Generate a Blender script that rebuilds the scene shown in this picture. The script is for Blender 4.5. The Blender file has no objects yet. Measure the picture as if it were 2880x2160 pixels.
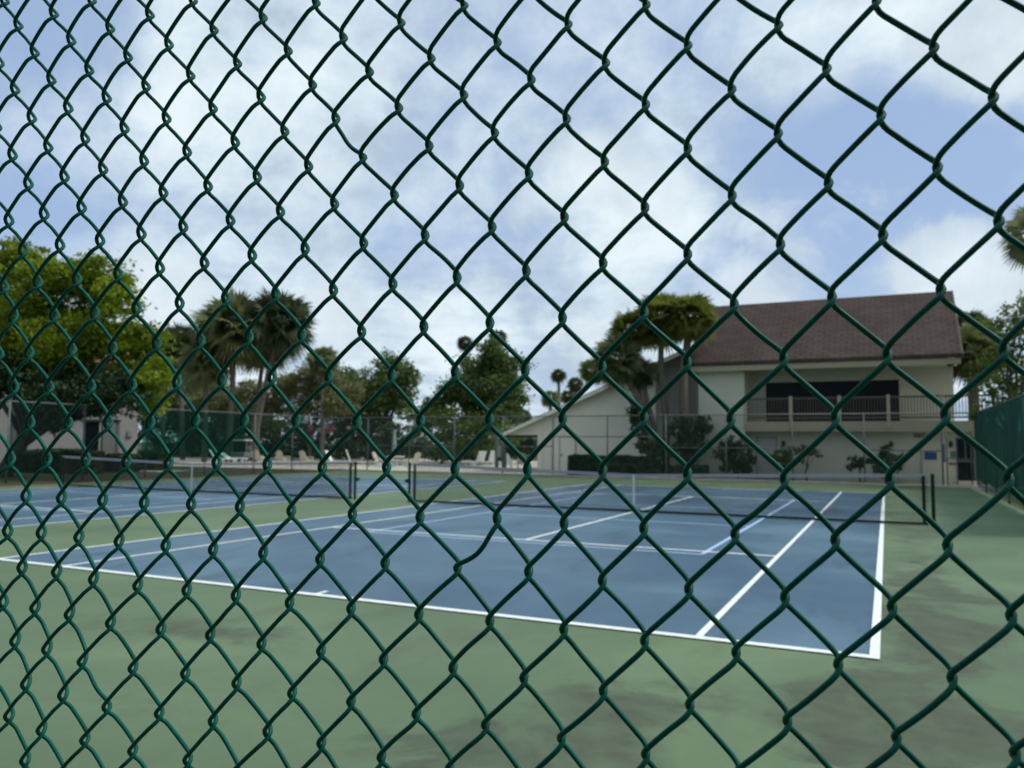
import bpy, math, random
import numpy as np
from mathutils import Vector, Matrix
random.seed(7); rng = np.random.default_rng(11)
S = bpy.context.scene; COL = S.collection
PI = math.pi; rad = math.radians

# ------------------------------------------------------------------ camera
CAM = np.array([5.57168, -6.80993, 1.63953]); FPX = 2217.736   # focal length in pixels of a 2880 px wide frame
YAW, PITCH, ROLL = 0.442824, 0.0751454, 0.0080581
def cam_axes():
    f = np.array([-math.sin(YAW)*math.cos(PITCH), math.cos(YAW)*math.cos(PITCH), math.sin(PITCH)])
    r0 = np.array([math.cos(YAW), math.sin(YAW), 0.0]); u0 = np.cross(r0, f)
    r = math.cos(ROLL)*r0 + math.sin(ROLL)*u0; u = -math.sin(ROLL)*r0 + math.cos(ROLL)*u0
    return r, u, f
AR, AU, AF = cam_axes()
cd = bpy.data.cameras.new('camera'); cam = bpy.data.objects.new('camera', cd); COL.objects.link(cam)
cd.sensor_width = 36.0; cd.sensor_fit = 'HORIZONTAL'; cd.lens = FPX/2880*36.0
cam.matrix_world = Matrix(((AR[0], AU[0], -AF[0], CAM[0]), (AR[1], AU[1], -AF[1], CAM[1]), (AR[2], AU[2], -AF[2], CAM[2]), (0, 0, 0, 1)))
cd.clip_start = 0.02; cd.clip_end = 3000
cd.dof.use_dof = True; cd.dof.focus_distance = 0.72; cd.dof.aperture_fstop = 11.5
S.camera = cam

def ray(px, py):
    return AR*((px-1440)/FPX) - AU*((py-1080)/FPX) + AF
def at(px, py, Y):
    d = ray(px, py); t = (Y-CAM[1])/d[1]; return CAM + t*d
def gnd(px, py, z=0.0):
    d = ray(px, py); t = (z-CAM[2])/d[2]; return CAM + t*d
def pxm(Y, px=1440, py=1200):      # metres per photo pixel at that distance
    d = ray(px, py); return (Y-CAM[1])/d[1]/FPX

# ------------------------------------------------------------------ sky, sun, exposure
SUN_EL, SUN_AZ = rad(52), rad(74)          # azimuth measured from +Y towards +X
S.view_settings.view_transform = 'Standard'; S.view_settings.look = 'None'
S.view_settings.exposure = 0.10; S.view_settings.gamma = 1.0
W = bpy.data.worlds.new('World'); S.world = W; W.use_nodes = True
nt = W.node_tree; nt.nodes.clear()
def N(t, **k):
    n = nt.nodes.new(t)
    for a, b in k.items(): setattr(n, a, b)
    return n
def lk(a, b): nt.links.new(a, b)
def vmath(op, a, b=None, s=None):
    n = N('ShaderNodeVectorMath', operation=op)
    for i, v in enumerate((a, b)):
        if v is None: continue
        if hasattr(v, 'is_linked'): lk(v, n.inputs[i])
        else: n.inputs[i].default_value = v
    if s is not None:
        if hasattr(s, 'is_linked'): lk(s, n.inputs['Scale'])
        else: n.inputs['Scale'].default_value = s
    return n.outputs['Value'] if op == 'DOT_PRODUCT' else n.outputs['Vector']
def fmath(op, a, b=None, clamp=False):
    n = N('ShaderNodeMath', operation=op); n.use_clamp = clamp
    for i, v in enumerate((a, b)):
        if v is None: continue
        if hasattr(v, 'is_linked'): lk(v, n.inputs[i])
        else: n.inputs[i].default_value = v
    return n.outputs[0]
out = N('ShaderNodeOutputWorld'); bg = N('ShaderNodeBackground'); lk(bg.outputs[0], out.inputs[0])
bg.inputs['Strength'].default_value = 0.1
sky = N('ShaderNodeTexSky', sky_type='NISHITA'); sky.sun_disc = False
sky.sun_elevation = SUN_EL; sky.sun_rotation = SUN_AZ; sky.air_density = 1.0; sky.dust_density = 0.6; sky.ozone_density = 2.2
tc = N('ShaderNodeTexCoord'); D = tc.outputs['Generated']
sep = N('ShaderNodeSeparateXYZ'); lk(D, sep.inputs[0])
den = fmath('ADD', fmath('MAXIMUM', sep.outputs['Z'], 0.0), 0.12)
comb = N('ShaderNodeCombineXYZ'); lk(fmath('DIVIDE', sep.outputs['X'], den), comb.inputs[0]); lk(fmath('DIVIDE', sep.outputs['Y'], den), comb.inputs[1])
def noise(vec, scale, detail, rough, dist, off):
    n = N('ShaderNodeTexNoise'); n.inputs['Scale'].default_value = scale; n.inputs['Detail'].default_value = detail
    n.inputs['Roughness'].default_value = rough; n.inputs['Distortion'].default_value = dist
    lk(vmath('ADD', vec, off), n.inputs['Vector']); return n.outputs['Fac']
n1 = noise(comb.outputs[0], 1.0, 7, 0.56, 0.25, (3.1, 7.7, 0.4))
n2 = noise(comb.outputs[0], 1.9, 6, 0.6, 0.15, (11.3, 2.2, 5.0))
n3 = noise(D, 7.0, 6, 0.62, 0.2, (1.3, 4.2, 2.0))
# where the clouds stand: directions of clear patches (-) and of cloud banks (+): photo position, angular radius in degrees, weight
BLOBS = [(60,60,5,-.55),(330,30,4,-.3),(40,480,4,-.25),(170,650,4,-.35),(620,620,4,-.2),(1180,720,4,-.45),(1080,830,3,-.25),(1440,640,4,-.25),(1500,200,4,-.30),(1880,60,4,-.35),
         (2100,470,4,-.5),(2300,420,4.5,-.55),(2560,330,5,-.6),(2780,420,6,-.6),(2300,760,3.5,-.5),(2080,660,3,-.3),(2560,590,4,-.5),(1700,330,3,-.25),(1580,800,3,-.2),(2650,640,3,-.3),(1320,980,3,-.2),
         (600,250,7,.35),(820,420,7,.35),(1000,180,6,.25),(400,760,3.2,.6),(1430,480,4,.2),(1650,480,3.5,.5),(1820,560,4,.45),(2060,560,3,.3),(2250,130,3.5,.35),(2600,110,4,.45),(2820,130,4,.4),(2640,760,3,.6),(2840,790,4,.5),(1180,930,4,.45),(1700,960,5,.35),(960,900,3.5,.35),(2100,830,3,.3),(560,1000,5,.4),(2250,300,2.5,.2)]
acc = fmath('MULTIPLY', fmath('SUBTRACT', n1, 0.5), 2.3)
acc = fmath('ADD', acc, fmath('MULTIPLY', fmath('SUBTRACT', n3, 0.5), 1.35))
for (px, py, rdeg, wgt) in BLOBS:
    d = ray(px, py); d = d/np.linalg.norm(d)
    dt = vmath('DOT_PRODUCT', D, tuple(d))
    k = 1.0/(1.0-math.cos(rad(rdeg)))
    e = fmath('EXPONENT', fmath('MULTIPLY', fmath('SUBTRACT', dt, 1.0), k))
    acc = fmath('ADD', acc, fmath('MULTIPLY', e, wgt))
cov = N('ShaderNodeMapRange', interpolation_type='SMOOTHSTEP'); lk(acc, cov.inputs['Value'])
cov.inputs['From Min'].default_value = -0.85; cov.inputs['From Max'].default_value = 0.42
cr = N('ShaderNodeValToRGB'); lk(fmath('ADD', fmath('ADD', n2, fmath('MULTIPLY', fmath('SUBTRACT', n3, 0.5), 0.8)), fmath('MULTIPLY', acc, 0.10)), cr.inputs[0])
cr.color_ramp.elements[0].position = 0.34; cr.color_ramp.elements[0].color = (4.6, 5.7, 6.8, 1)
cr.color_ramp.elements[1].position = 0.70; cr.color_ramp.elements[1].color = (7.6, 8.6, 9.2, 1)
e = cr.color_ramp.elements.new(0.5); e.color = (6.0, 7.2, 8.1, 1)
sk = vmath('ADD', vmath('MULTIPLY', sky.outputs[0], (0.28, 0.28, 0.28)), (2.8, 3.8, 5.6))   # thin veil over the blue
mx = N('ShaderNodeMix', data_type='RGBA'); mx.clamp_factor = True
lk(cov.outputs[0], mx.inputs[0]); lk(sk, mx.inputs[6]); lk(cr.outputs[0], mx.inputs[7])
# crisper cumulus heads in front of the veil
CUMULUS = [(400,740,3.2,.75),(1560,480,3,.6),(1720,480,3,.75),(1850,560,2.6,.55),(1480,600,3,.4),(2060,580,2,.45),(2640,760,3,.8),(2800,800,3.5,.8),(2720,690,2,.45),(2180,850,3,.55),(2050,800,2,.45),(1000,940,3,.55),
           (900,880,2.2,.45),(1600,900,3,.5),(1750,980,3,.5),(500,880,3,.65),(620,1000,3,.5),(2850,130,3.5,.6),(2650,120,3,.5),(2250,60,2.5,.4),(1200,930,2.5,.4),(760,420,5,.25)]
n4 = noise(D, 5.2, 9, 0.60, 0.35, (6.3, 1.2, 9.0))
ac2 = fmath('MULTIPLY', fmath('SUBTRACT', n4, 0.5), 2.2)
for (px, py, rdeg, wgt) in CUMULUS:
    d = ray(px, py); d = d/np.linalg.norm(d)
    e = fmath('EXPONENT', fmath('MULTIPLY', fmath('SUBTRACT', vmath('DOT_PRODUCT', D, tuple(d)), 1.0), 1.0/(1.0-math.cos(rad(rdeg)))))
    ac2 = fmath('ADD', ac2, fmath('MULTIPLY', e, wgt))
cv2 = N('ShaderNodeMapRange', interpolation_type='SMOOTHSTEP'); lk(ac2, cv2.inputs['Value'])
cv2.inputs['From Min'].default_value = 0.26; cv2.inputs['From Max'].default_value = 0.62; cv2.inputs['To Max'].default_value = 0.85
n5 = noise(D, 9.0, 5, 0.55, 0.2, (2.3, 8.2, 4.0))
cr2 = N('ShaderNodeValToRGB'); lk(fmath('ADD', fmath('MULTIPLY', n5, 0.7), fmath('MULTIPLY', ac2, 0.22)), cr2.inputs[0])
cr2.color_ramp.elements[0].position = 0.34; cr2.color_ramp.elements[0].color = (5.0, 6.0, 6.9, 1)
cr2.color_ramp.elements[1].position = 0.66; cr2.color_ramp.elements[1].color = (7.9, 8.8, 9.4, 1)
mx0 = mx; mx = N('ShaderNodeMix', data_type='RGBA'); lk(cv2.outputs[0], mx.inputs[0]); lk(mx0.outputs[2], mx.inputs[6]); lk(cr2.outputs[0], mx.inputs[7])
# unseen sky behind the camera dimmed to cut fill light on the fence
dk = N('ShaderNodeMapRange', interpolation_type='SMOOTHSTEP'); lk(sep.outputs['Y'], dk.inputs['Value'])
dk.inputs['From Min'].default_value = -0.75; dk.inputs['From Max'].default_value = 0.05; dk.inputs['To Min'].default_value = 0.85; dk.inputs['To Max'].default_value = 1.0
vs_ = N('ShaderNodeVectorMath', operation='SCALE'); lk(mx.outputs[2], vs_.inputs[0]); lk(dk.outputs[0], vs_.inputs['Scale'])
lk(vs_.outputs['Vector'], bg.inputs['Color'])
sd = bpy.data.lights.new('sun', 'SUN'); sun = bpy.data.objects.new('sun', sd); COL.objects.link(sun)
sd.energy = 2.6; sd.angle = rad(14); sd.color = (1.0, 0.96, 0.88)
sv = Vector((math.sin(SUN_AZ)*math.cos(SUN_EL), math.cos(SUN_AZ)*math.cos(SUN_EL), math.sin(SUN_EL)))
sun.rotation_euler = sv.to_track_quat('Z', 'Y').to_euler()
S.cycles.use_denoising = True; S.cycles.max_bounces = 6; S.cycles.transparent_max_bounces = 12

# ------------------------------------------------------------------ helpers: objects, tags, meshes
def tag(o, label=None, cat=None, group=None, kind=None):
    for k, v in (('label', label), ('category', cat), ('group', group), ('kind', kind)):
        if v: o[k] = v
    return o
def thing(name, loc, label, cat, group=None, rz=0.0):
    o = bpy.data.objects.new(name, None); COL.objects.link(o); o.location = tuple(float(v) for v in loc); o.rotation_euler.z = rz
    o.empty_display_size = 0.2
    return tag(o, label, cat, group)
def dup(root, loc, rz, label, sc=None):
    r = root.copy(); COL.objects.link(r); r.location = tuple(float(v) for v in loc); r.rotation_euler.z = rz; r['label'] = label
    if sc: r.scale = (sc, sc, sc)
    for ch in list(root.children):
        c = ch.copy(); COL.objects.link(c); c.parent = r
        for g in ch.children:
            e = g.copy(); COL.objects.link(e); e.parent = c
    return r
class MB:
    def __init__(s): s.v = []; s.f = []
    def add(s, vs, fs):
        o = len(s.v); s.v.extend([tuple(map(float, v)) for v in vs]); s.f.extend([tuple(i+o for i in f) for f in fs]); return s
    def box(s, x0, x1, y0, y1, z0, z1):
        return s.add([(x0,y0,z0),(x1,y0,z0),(x1,y1,z0),(x0,y1,z0),(x0,y0,z1),(x1,y0,z1),(x1,y1,z1),(x0,y1,z1)],
                     [(0,3,2,1),(4,5,6,7),(0,1,5,4),(1,2,6,5),(2,3,7,6),(3,0,4,7)])
    def prism(s, poly, y0, y1):            # polygon in x,z extruded along y
        n = len(poly)
        return s.add([(x,y0,z) for x,z in poly]+[(x,y1,z) for x,z in poly],
                     [tuple(range(n))[::-1], tuple(range(n,2*n))]+[(i,(i+1)%n,n+(i+1)%n,n+i) for i in range(n)])
    def prismx(s, poly, x0, x1):           # polygon in y,z extruded along x
        n = len(poly)
        return s.add([(x0,y,z) for y,z in poly]+[(x1,y,z) for y,z in poly],
                     [tuple(range(n)), tuple(range(n,2*n))[::-1]]+[((i+1)%n,i,n+i,n+(i+1)%n) for i in range(n)])
    def tube(s, pts, r, n=8, cap=True):
        pts = [Vector(tuple(map(float, p))) for p in pts]; m = len(pts); rr = r if hasattr(r, '__len__') else [r]*m
        o = len(s.v); up = None
        for i, p in enumerate(pts):
            t = (pts[min(i+1,m-1)]-pts[max(i-1,0)]).normalized()
            if up is None: up = t.orthogonal().normalized()
            else:
                up = up - t*up.dot(t); up = up.normalized() if up.length > 1e-6 else t.orthogonal().normalized()
            b = t.cross(up)
            for k in range(n):
                a = 2*PI*k/n; q = p + up*(math.cos(a)*rr[i]) + b*(math.sin(a)*rr[i]); s.v.append((q.x,q.y,q.z))
        for i in range(m-1):
            for k in range(n):
                k2 = (k+1)%n; s.f.append((o+i*n+k, o+i*n+k2, o+(i+1)*n+k2, o+(i+1)*n+k))
        if cap: s.f.append(tuple(o+k for k in range(n))[::-1]); s.f.append(tuple(o+(m-1)*n+k for k in range(n)))
        return s
    def lathe(s, prof, n=16, c=(0,0,0)):
        o = len(s.v)
        for r, z in prof:
            for k in range(n):
                a = 2*PI*k/n; s.v.append((c[0]+r*math.cos(a), c[1]+r*math.sin(a), c[2]+z))
        for i in range(len(prof)-1):
            for k in range(n):
                k2=(k+1)%n; s.f.append((o+i*n+k,o+i*n+k2,o+(i+1)*n+k2,o+(i+1)*n+k))
        s.f.append(tuple(o+k for k in range(n))[::-1]); s.f.append(tuple(o+(len(prof)-1)*n+k for k in range(n)))
        return s
    def build(s, name, mat, parent=None, smooth=False, bevel=0):
        me = bpy.data.meshes.new(name); me.from_pydata(s.v, [], s.f); me.update()
        if smooth: me.polygons.foreach_set('use_smooth', [True]*len(me.polygons))
        o = bpy.data.objects.new(name, me); COL.objects.link(o); me.materials.append(mat)
        if parent: o.parent = parent
        if bevel:
            b = o.modifiers.new('bevel', 'BEVEL'); b.width = bevel; b.segments = 2; b.limit_method = 'ANGLE'
        return o
def mesh_quads(name, V, nper, mat, parent=None, smooth=False):     # V: (n*nper, 3), consecutive polygons of nper corners
    V = np.asarray(V, dtype=np.float32); n = len(V)//nper
    me = bpy.data.meshes.new(name); me.vertices.add(len(V)); me.vertices.foreach_set('co', V.ravel())
    me.loops.add(n*nper); me.loops.foreach_set('vertex_index', np.arange(n*nper, dtype=np.int32))
    me.polygons.add(n); me.polygons.foreach_set('loop_start', np.arange(0, n*nper, nper, dtype=np.int32))
    try: me.polygons.foreach_set('loop_total', np.full(n, nper, dtype=np.int32))
    except Exception: pass
    me.update(calc_edges=True); me.validate()
    o = bpy.data.objects.new(name, me); COL.objects.link(o); me.materials.append(mat)
    if parent: o.parent = parent
    return o
# ------------------------------------------------------------------ materials
class MT:
    def __init__(s, name, base=(.5,.5,.5), rough=.6, spec=.5, metal=0.0):
        s.m = bpy.data.materials.new(name); s.m.use_nodes = True; s.nt = s.m.node_tree
        s.b = s.nt.nodes['Principled BSDF']; s.out = s.nt.nodes['Material Output']
        s.b.inputs['Base Color'].default_value = (*base, 1); s.b.inputs['Roughness'].default_value = rough
        s.b.inputs['Specular IOR Level'].default_value = spec; s.b.inputs['Metallic'].default_value = metal
    def n(s, t, **k):
        x = s.nt.nodes.new(t)
        for a, b in k.items(): setattr(x, a, b)
        return x
    def l(s, a, b): s.nt.links.new(a, b)
    def coord(s, scale=(1,1,1), obj=True):
        t = s.n('ShaderNodeTexCoord'); m = s.n('ShaderNodeMapping'); m.inputs['Scale'].default_value = scale
        if obj: s.l(t.outputs['Object'], m.inputs[0])
        else:
            g = s.n('ShaderNodeNewGeometry'); s.l(g.outputs['Position'], m.inputs[0])
        return m.outputs[0]
    def noise(s, vec, scale, detail=4, rough=.55, dist=0.0):
        x = s.n('ShaderNodeTexNoise'); x.inputs['Scale'].default_value = scale; x.inputs['Detail'].default_value = detail
        x.inputs['Roughness'].default_value = rough; x.inputs['Distortion'].default_value = dist; s.l(vec, x.inputs['Vector']); return x.outputs['Fac']
    def ramp(s, fac, stops):
        x = s.n('ShaderNodeValToRGB'); s.l(fac, x.inputs[0]); el = x.color_ramp.elements
        while len(el) < len(stops): el.new(0.5)
        for e, (p, c) in zip(el, stops): e.position = p; e.color = (*c, 1) if len(c) == 3 else c
        return x.outputs[0]
    def mix(s, fac, a, b, mode='MIX'):
        x = s.n('ShaderNodeMix', data_type='RGBA', blend_type=mode)
        for i, v in ((0, fac), (6, a), (7, b)):
            if hasattr(v, 'is_linked'): s.l(v, x.inputs[i])
            elif i == 0: x.inputs[0].default_value = v
            else: x.inputs[i].default_value = (*v, 1)
        return x.outputs[2]
    def base(s, c): s.l(c, s.b.inputs['Base Color']); return s
    def bump(s, h, strength=.3, dist=.02):
        b = s.n('ShaderNodeBump'); b.inputs['Strength'].default_value = strength; b.inputs['Distance'].default_value = dist
        s.l(h, b.inputs['Height']); s.l(b.outputs[0], s.b.inputs['Normal']); return s
def plain(name, base, rough=.6, var=.15, scale=3.0, spec=.4, metal=0.0):
    t = MT(name, base, rough, spec, metal); v = t.coord(obj=False)
    f = t.noise(v, scale, 5, .6)
    t.base(t.ramp(f, [(.25, tuple(c*(1-var) for c in base)), (.75, tuple(min(1, c*(1+var)) for c in base))]))
    return t.m
def leafmat(name, c1, c2, c3, trans=.25, scale=1.6, rough=.55):
    t = MT(name, c2, rough, .3); v = t.coord(obj=False)
    f = t.noise(v, scale, 3, .6); f2 = t.noise(v, scale*6, 2, .6)
    c = t.ramp(f, [(.3, c1), (.5, c2), (.7, c3)])
    c = t.mix(.35, c, t.ramp(f2, [(.3, c1), (.7, c3)]))
    t.base(c)
    tr = t.n('ShaderNodeBsdfTranslucent'); t.l(c, tr.inputs['Color'])
    ms = t.n('ShaderNodeMixShader'); ms.inputs[0].default_value = trans
    t.l(t.b.outputs[0], ms.inputs[1]); t.l(tr.outputs[0], ms.inputs[2]); t.l(ms.outputs[0], t.out.inputs['Surface'])
    return t.m
# measured irregularity of the near fence: column, row, offsets along and up the fence in 0.1 mm
OFFS = ('-23,-9,-36,26;-22,-10,-36,37;-22,-8,-14,25;-22,-6,23,7;-22,-4,41,5;-22,-2,43,12;-22,0,33,20;-21,-9,-12,20;-21,-7,14,6;-21,-5,33,7;-21,-3,25,12;-21,-1,-68,33;-21,1,27,15;-21,3,47,4;-21,5,88,2;-21,7,96,26;-20,-10,-27,27;-20,-8,6,11;-20,-6,29,1;-20,-4,35,0;-20,-2,5,15;-20,0,-59,6;-20,2,29,11;-20,4,47,3;-20,6,61,19;-20,8,29,29;-20,10,13,32;-19,-9,-7,18;-19,-7,16,6;-19,-5,28,-1;-19,-3,26,6;-19,-1,6,8;-19,1,2,12;-19,3,40,7;-19,5,28,12;-19,7,7,14;-19,9,-54,2;-19,11,9,18;-18,-10,-16,28;-18,-8,14,-4;-18,-6,19,-5;-18,-4,31,-2;-18,-2,23,-7;-18,0,15,9;-18,2,30,7;-18,4,3,1;-18,6,2,17;-18,8,-68,4;-18,10,-74,-22;-17,-9,2,14;-17,-7,12,4;-17,-5,25,-6;-17,-3,43,-11;-17,-1,25,-9;-17,1,38,-4;-17,3,30,3;-17,5,-2,2;-17,7,-69,0;-17,9,-87,-30;-16,-8,-2,14;-16,-6,8,0;-16,-4,46,-18;-16,-2,41,-11;-16,0,19,-8;-16,2,19,5;-16,4,7,-4;-16,6,-53,-13;-16,8,-139,-46;-16,10,-43,-14;-15,-9,-17,22;-15,-7,-12,16;-15,-5,18,-12;-15,-3,38,-9;-15,-1,31,-6;-15,1,25,-9;-15,3,9,0;-15,5,-29,-8;-15,7,-81,-24;-15,9,-63,-44;-14,-8,-22,15;-14,-6,1,-3;-14,-4,13,-2;-14,-2,22,-6;-14,0,30,5;-14,2,2,-6;-14,4,-18,-9;-14,6,-44,-25;-14,8,-47,-25;-14,10,7,-8;-13,-9,-23,26;-13,-7,-2,7;-13,-5,3,-13;-13,-3,4,-5;-13,-1,9,3;-13,1,27,-4;-13,3,-30,-6;-13,5,-9,-15;-13,7,-15,-17;-13,9,18,-5;-12,-8,-23,29;-12,-6,13,-10;-12,-4,0,-20;-12,-2,2,-10;-12,0,-1,2;-12,2,-16,8;-12,4,-15,0;-12,6,-18,-18;-12,8,15,5;-12,10,91,26;-11,-7,-3,2;-11,-5,14,-19;-11,-3,1,-14;-11,-1,-9,5;-11,3,-28,3;-11,5,-23,-15;-11,7,-11,-3;-11,9,66,22;-10,-8,-13,9;-10,-6,4,-14;-10,-4,2,-17;-10,-2,-17,2;-10,0,-15,3;-10,2,-29,6;-10,4,-31,-1;-10,6,-32,-16;-10,8,18,0;-9,-7,1,-7;-9,-5,0,-13;-9,-3,-10,-3;-9,-1,-23,-3;-9,1,-29,7;-9,3,-40,-1;-9,5,-46,-9;-9,7,-23,-16;-9,9,80,27;-8,-8,-1,3;-8,-6,-4,-11;-8,-4,-14,-5;-8,-2,-18,0;-8,0,-19,-8;-8,2,-44,3;-8,4,-56,-12;-8,6,-38,-22;-8,8,23,0;-7,-7,13,-21;-7,-5,-36,2;-7,-3,-17,-8;-7,-1,3,-14;-7,1,-13,0;-7,3,-47,-15;-7,5,-37,-17;-7,7,4,-3;-7,9,39,25;-6,-6,1,-16;-6,-4,-36,-5;-6,-2,-2,-11;-6,0,6,-13;-6,2,-15,-3;-6,4,-27,-12;-6,6,-11,-13;-6,8,16,16;-5,-7,7,-21;-5,-5,8,-17;-5,-3,-10,-9;-5,-1,-1,-9;-5,1,13,-14;-5,3,-10,-4;-5,5,1,-5;-5,7,12,2;-5,9,18,14;-4,-6,10,-24;-4,-4,11,-17;-4,-2,-6,-11;-4,0,4,-7;-4,2,-5,-6;-4,4,12,-7;-4,6,23,2;-4,8,22,10;-3,-7,6,-15;-3,-5,21,-22;-3,-3,1,-15;-3,-1,-4,-9;-3,1,-2,-10;-3,3,12,-6;-3,5,51,10;-3,7,32,13;-3,9,21,34;-2,-6,11,-22;-2,-4,2,-8;-2,-2,-6,-10;-2,0,-10,-13;-2,2,1,-1;-2,4,76,14;-2,6,32,14;-2,8,13,21;-1,-5,6,-14;-1,-3,-2,-7;-1,-1,-12,-9;-1,1,-10,-10;-1,3,18,5;-1,5,37,18;-1,7,13,17;0,-6,4,-11;0,-4,-1,-4;0,-2,-11,-4;0,0,-18,-10;0,2,-9,3;0,4,9,4;0,6,14,15;0,8,5,22;1,-5,1,-5;1,-3,-3,-3;1,-1,-11,-6;1,1,-14,-4;1,3,-7,7;1,5,-4,-1;1,7,7,8;2,-6,3,-6;2,-4,0,-3;2,-2,-5,-9;2,0,-11,-8;2,2,-12,6;2,4,-11,-2;2,6,-4,0;2,8,4,13;3,-5,1,-4;3,-3,-3,-1;3,-1,-6,0;3,1,-12,4;3,3,-14,3;3,5,-7,-7;3,7,-3,1;4,-4,-3,-7;4,-2,-7,0;4,0,0,7;4,2,-26,-8;4,4,-7,-7;4,6,-6,-7;5,-5,4,4;5,-3,-8,8;5,-1,-3,6;5,1,7,5;5,3,1,-16;5,5,-5,-8;5,7,-1,-9;6,-4,-4,15;6,-2,-7,3;6,0,0,12;6,2,6,-2;6,4,-7,-10;6,6,-4,-6;7,-5,-4,27;7,-3,5,21;7,-1'
        ',-1,3;7,1,6,3;7,3,4,-1;7,5,-2,-10;7,7,3,-11;8,-4,6,22;8,-2,5,15;8,0,3,10;8,2,7,11;8,4,-3,-5;8,6,-1,-7;9,-3,6,23;9,-1,11,19;9,1,13,7;9,3,9,15;9,5,-1,-1;9,7,-7,-1')
# ================================================================== THE SETTING: ground, courts, deck
def sheet(name, x0, x1, y0, y1, z, mat, kind='structure'):
    o = MB().add([(x0,y0,z),(x1,y0,z),(x1,y1,z),(x0,y1,z)], [(0,1,2,3)]).build(name, mat); tag(o, kind=kind); return o
# bare soil and grass to the horizon
t = MT('soil', (.07,.07,.035), .9, .2); v = t.coord(obj=False)
t.base(t.ramp(t.noise(v, .5, 8, .65), [(.3,(.035,.05,.018)),(.55,(.055,.07,.026)),(.75,(.10,.085,.05))])); M_SOIL = t.m
sheet('ground', -700, 700, -700, 900, -0.06, M_SOIL)
# green acrylic court paint with worn, dirty patches
def court_paint(name, c_lo, c_mid, c_hi, dirt, dirt_amt, scale=.35):
    t = MT(name, c_mid, .62, .35); v = t.coord(obj=False)
    big = t.noise(v, scale, 5, .55, .6); fine = t.noise(v, 9, 6, .7); mid = t.noise(t.coord((1, .35, 1), obj=False), 1.3, 5, .6, .3)
    c = t.ramp(big, [(.34, c_lo), (.52, c_mid), (.68, c_hi)])
    c = t.mix(t.ramp(mid, [(.55, (0,0,0)), (.72, (dirt_amt,)*3)]), c, dirt)
    c = t.mix(t.ramp(fine, [(.35, (.16,.16,.16)), (.65, (0,0,0))]), c, tuple(x*.6 for x in c_mid))
    return t, c, v
t, c, v = court_paint('green_court_paint', (.094,.144,.074), (.112,.170,.088), (.140,.204,.106), (.088,.105,.062), .6)
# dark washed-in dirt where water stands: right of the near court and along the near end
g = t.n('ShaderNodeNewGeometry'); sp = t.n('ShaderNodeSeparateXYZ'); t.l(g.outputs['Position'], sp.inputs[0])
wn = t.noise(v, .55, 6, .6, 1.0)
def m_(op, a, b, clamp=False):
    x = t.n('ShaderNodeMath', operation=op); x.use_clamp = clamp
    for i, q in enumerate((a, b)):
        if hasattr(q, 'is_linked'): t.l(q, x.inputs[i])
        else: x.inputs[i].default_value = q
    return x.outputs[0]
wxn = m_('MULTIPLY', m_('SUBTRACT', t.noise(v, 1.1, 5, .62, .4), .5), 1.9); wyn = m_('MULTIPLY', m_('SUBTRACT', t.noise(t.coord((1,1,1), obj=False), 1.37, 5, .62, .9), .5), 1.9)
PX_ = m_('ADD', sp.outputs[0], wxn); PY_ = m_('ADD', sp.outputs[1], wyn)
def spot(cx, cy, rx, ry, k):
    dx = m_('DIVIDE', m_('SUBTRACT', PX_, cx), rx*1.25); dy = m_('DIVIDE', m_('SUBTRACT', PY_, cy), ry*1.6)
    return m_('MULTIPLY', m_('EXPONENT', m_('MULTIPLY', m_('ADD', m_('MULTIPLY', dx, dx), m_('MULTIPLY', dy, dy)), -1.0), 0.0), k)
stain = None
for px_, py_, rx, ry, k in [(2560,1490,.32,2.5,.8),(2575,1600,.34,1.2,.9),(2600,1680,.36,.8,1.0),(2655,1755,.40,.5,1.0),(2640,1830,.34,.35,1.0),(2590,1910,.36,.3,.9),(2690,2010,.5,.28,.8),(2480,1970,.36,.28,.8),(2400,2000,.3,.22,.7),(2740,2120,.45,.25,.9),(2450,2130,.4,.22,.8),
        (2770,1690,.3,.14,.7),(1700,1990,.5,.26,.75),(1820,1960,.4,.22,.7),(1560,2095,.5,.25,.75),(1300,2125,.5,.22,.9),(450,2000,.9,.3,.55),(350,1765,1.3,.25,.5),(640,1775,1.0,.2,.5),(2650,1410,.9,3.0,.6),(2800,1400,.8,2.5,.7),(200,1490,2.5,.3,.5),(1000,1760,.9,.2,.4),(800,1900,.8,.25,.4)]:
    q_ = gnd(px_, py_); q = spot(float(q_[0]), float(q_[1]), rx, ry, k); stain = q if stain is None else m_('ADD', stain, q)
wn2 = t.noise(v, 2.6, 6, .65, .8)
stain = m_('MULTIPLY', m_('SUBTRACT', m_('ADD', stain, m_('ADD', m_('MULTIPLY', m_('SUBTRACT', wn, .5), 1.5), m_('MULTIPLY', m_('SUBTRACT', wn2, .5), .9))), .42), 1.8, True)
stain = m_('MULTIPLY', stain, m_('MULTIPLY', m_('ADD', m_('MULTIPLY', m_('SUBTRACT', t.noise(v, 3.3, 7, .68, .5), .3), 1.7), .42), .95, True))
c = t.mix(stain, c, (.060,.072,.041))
crumbs = t.noise(v, 32, 1, .5); c = t.mix(t.ramp(crumbs, [(.80,(0,0,0)),(.83,(.8,.8,.8))]), c, (.34,.36,.30))
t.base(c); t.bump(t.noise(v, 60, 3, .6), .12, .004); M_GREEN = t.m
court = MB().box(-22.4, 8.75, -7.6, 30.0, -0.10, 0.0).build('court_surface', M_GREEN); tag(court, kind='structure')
t, c, v = court_paint('blue_court_paint', (.044,.098,.152), (.068,.134,.192), (.108,.190,.252), (.036,.064,.094), .85, .34)
t.base(c); t.bump(t.noise(v, 60, 3, .6), .1, .004); t.b.inputs['Roughness'].default_value = .5; M_BLUE = t.m
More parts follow.
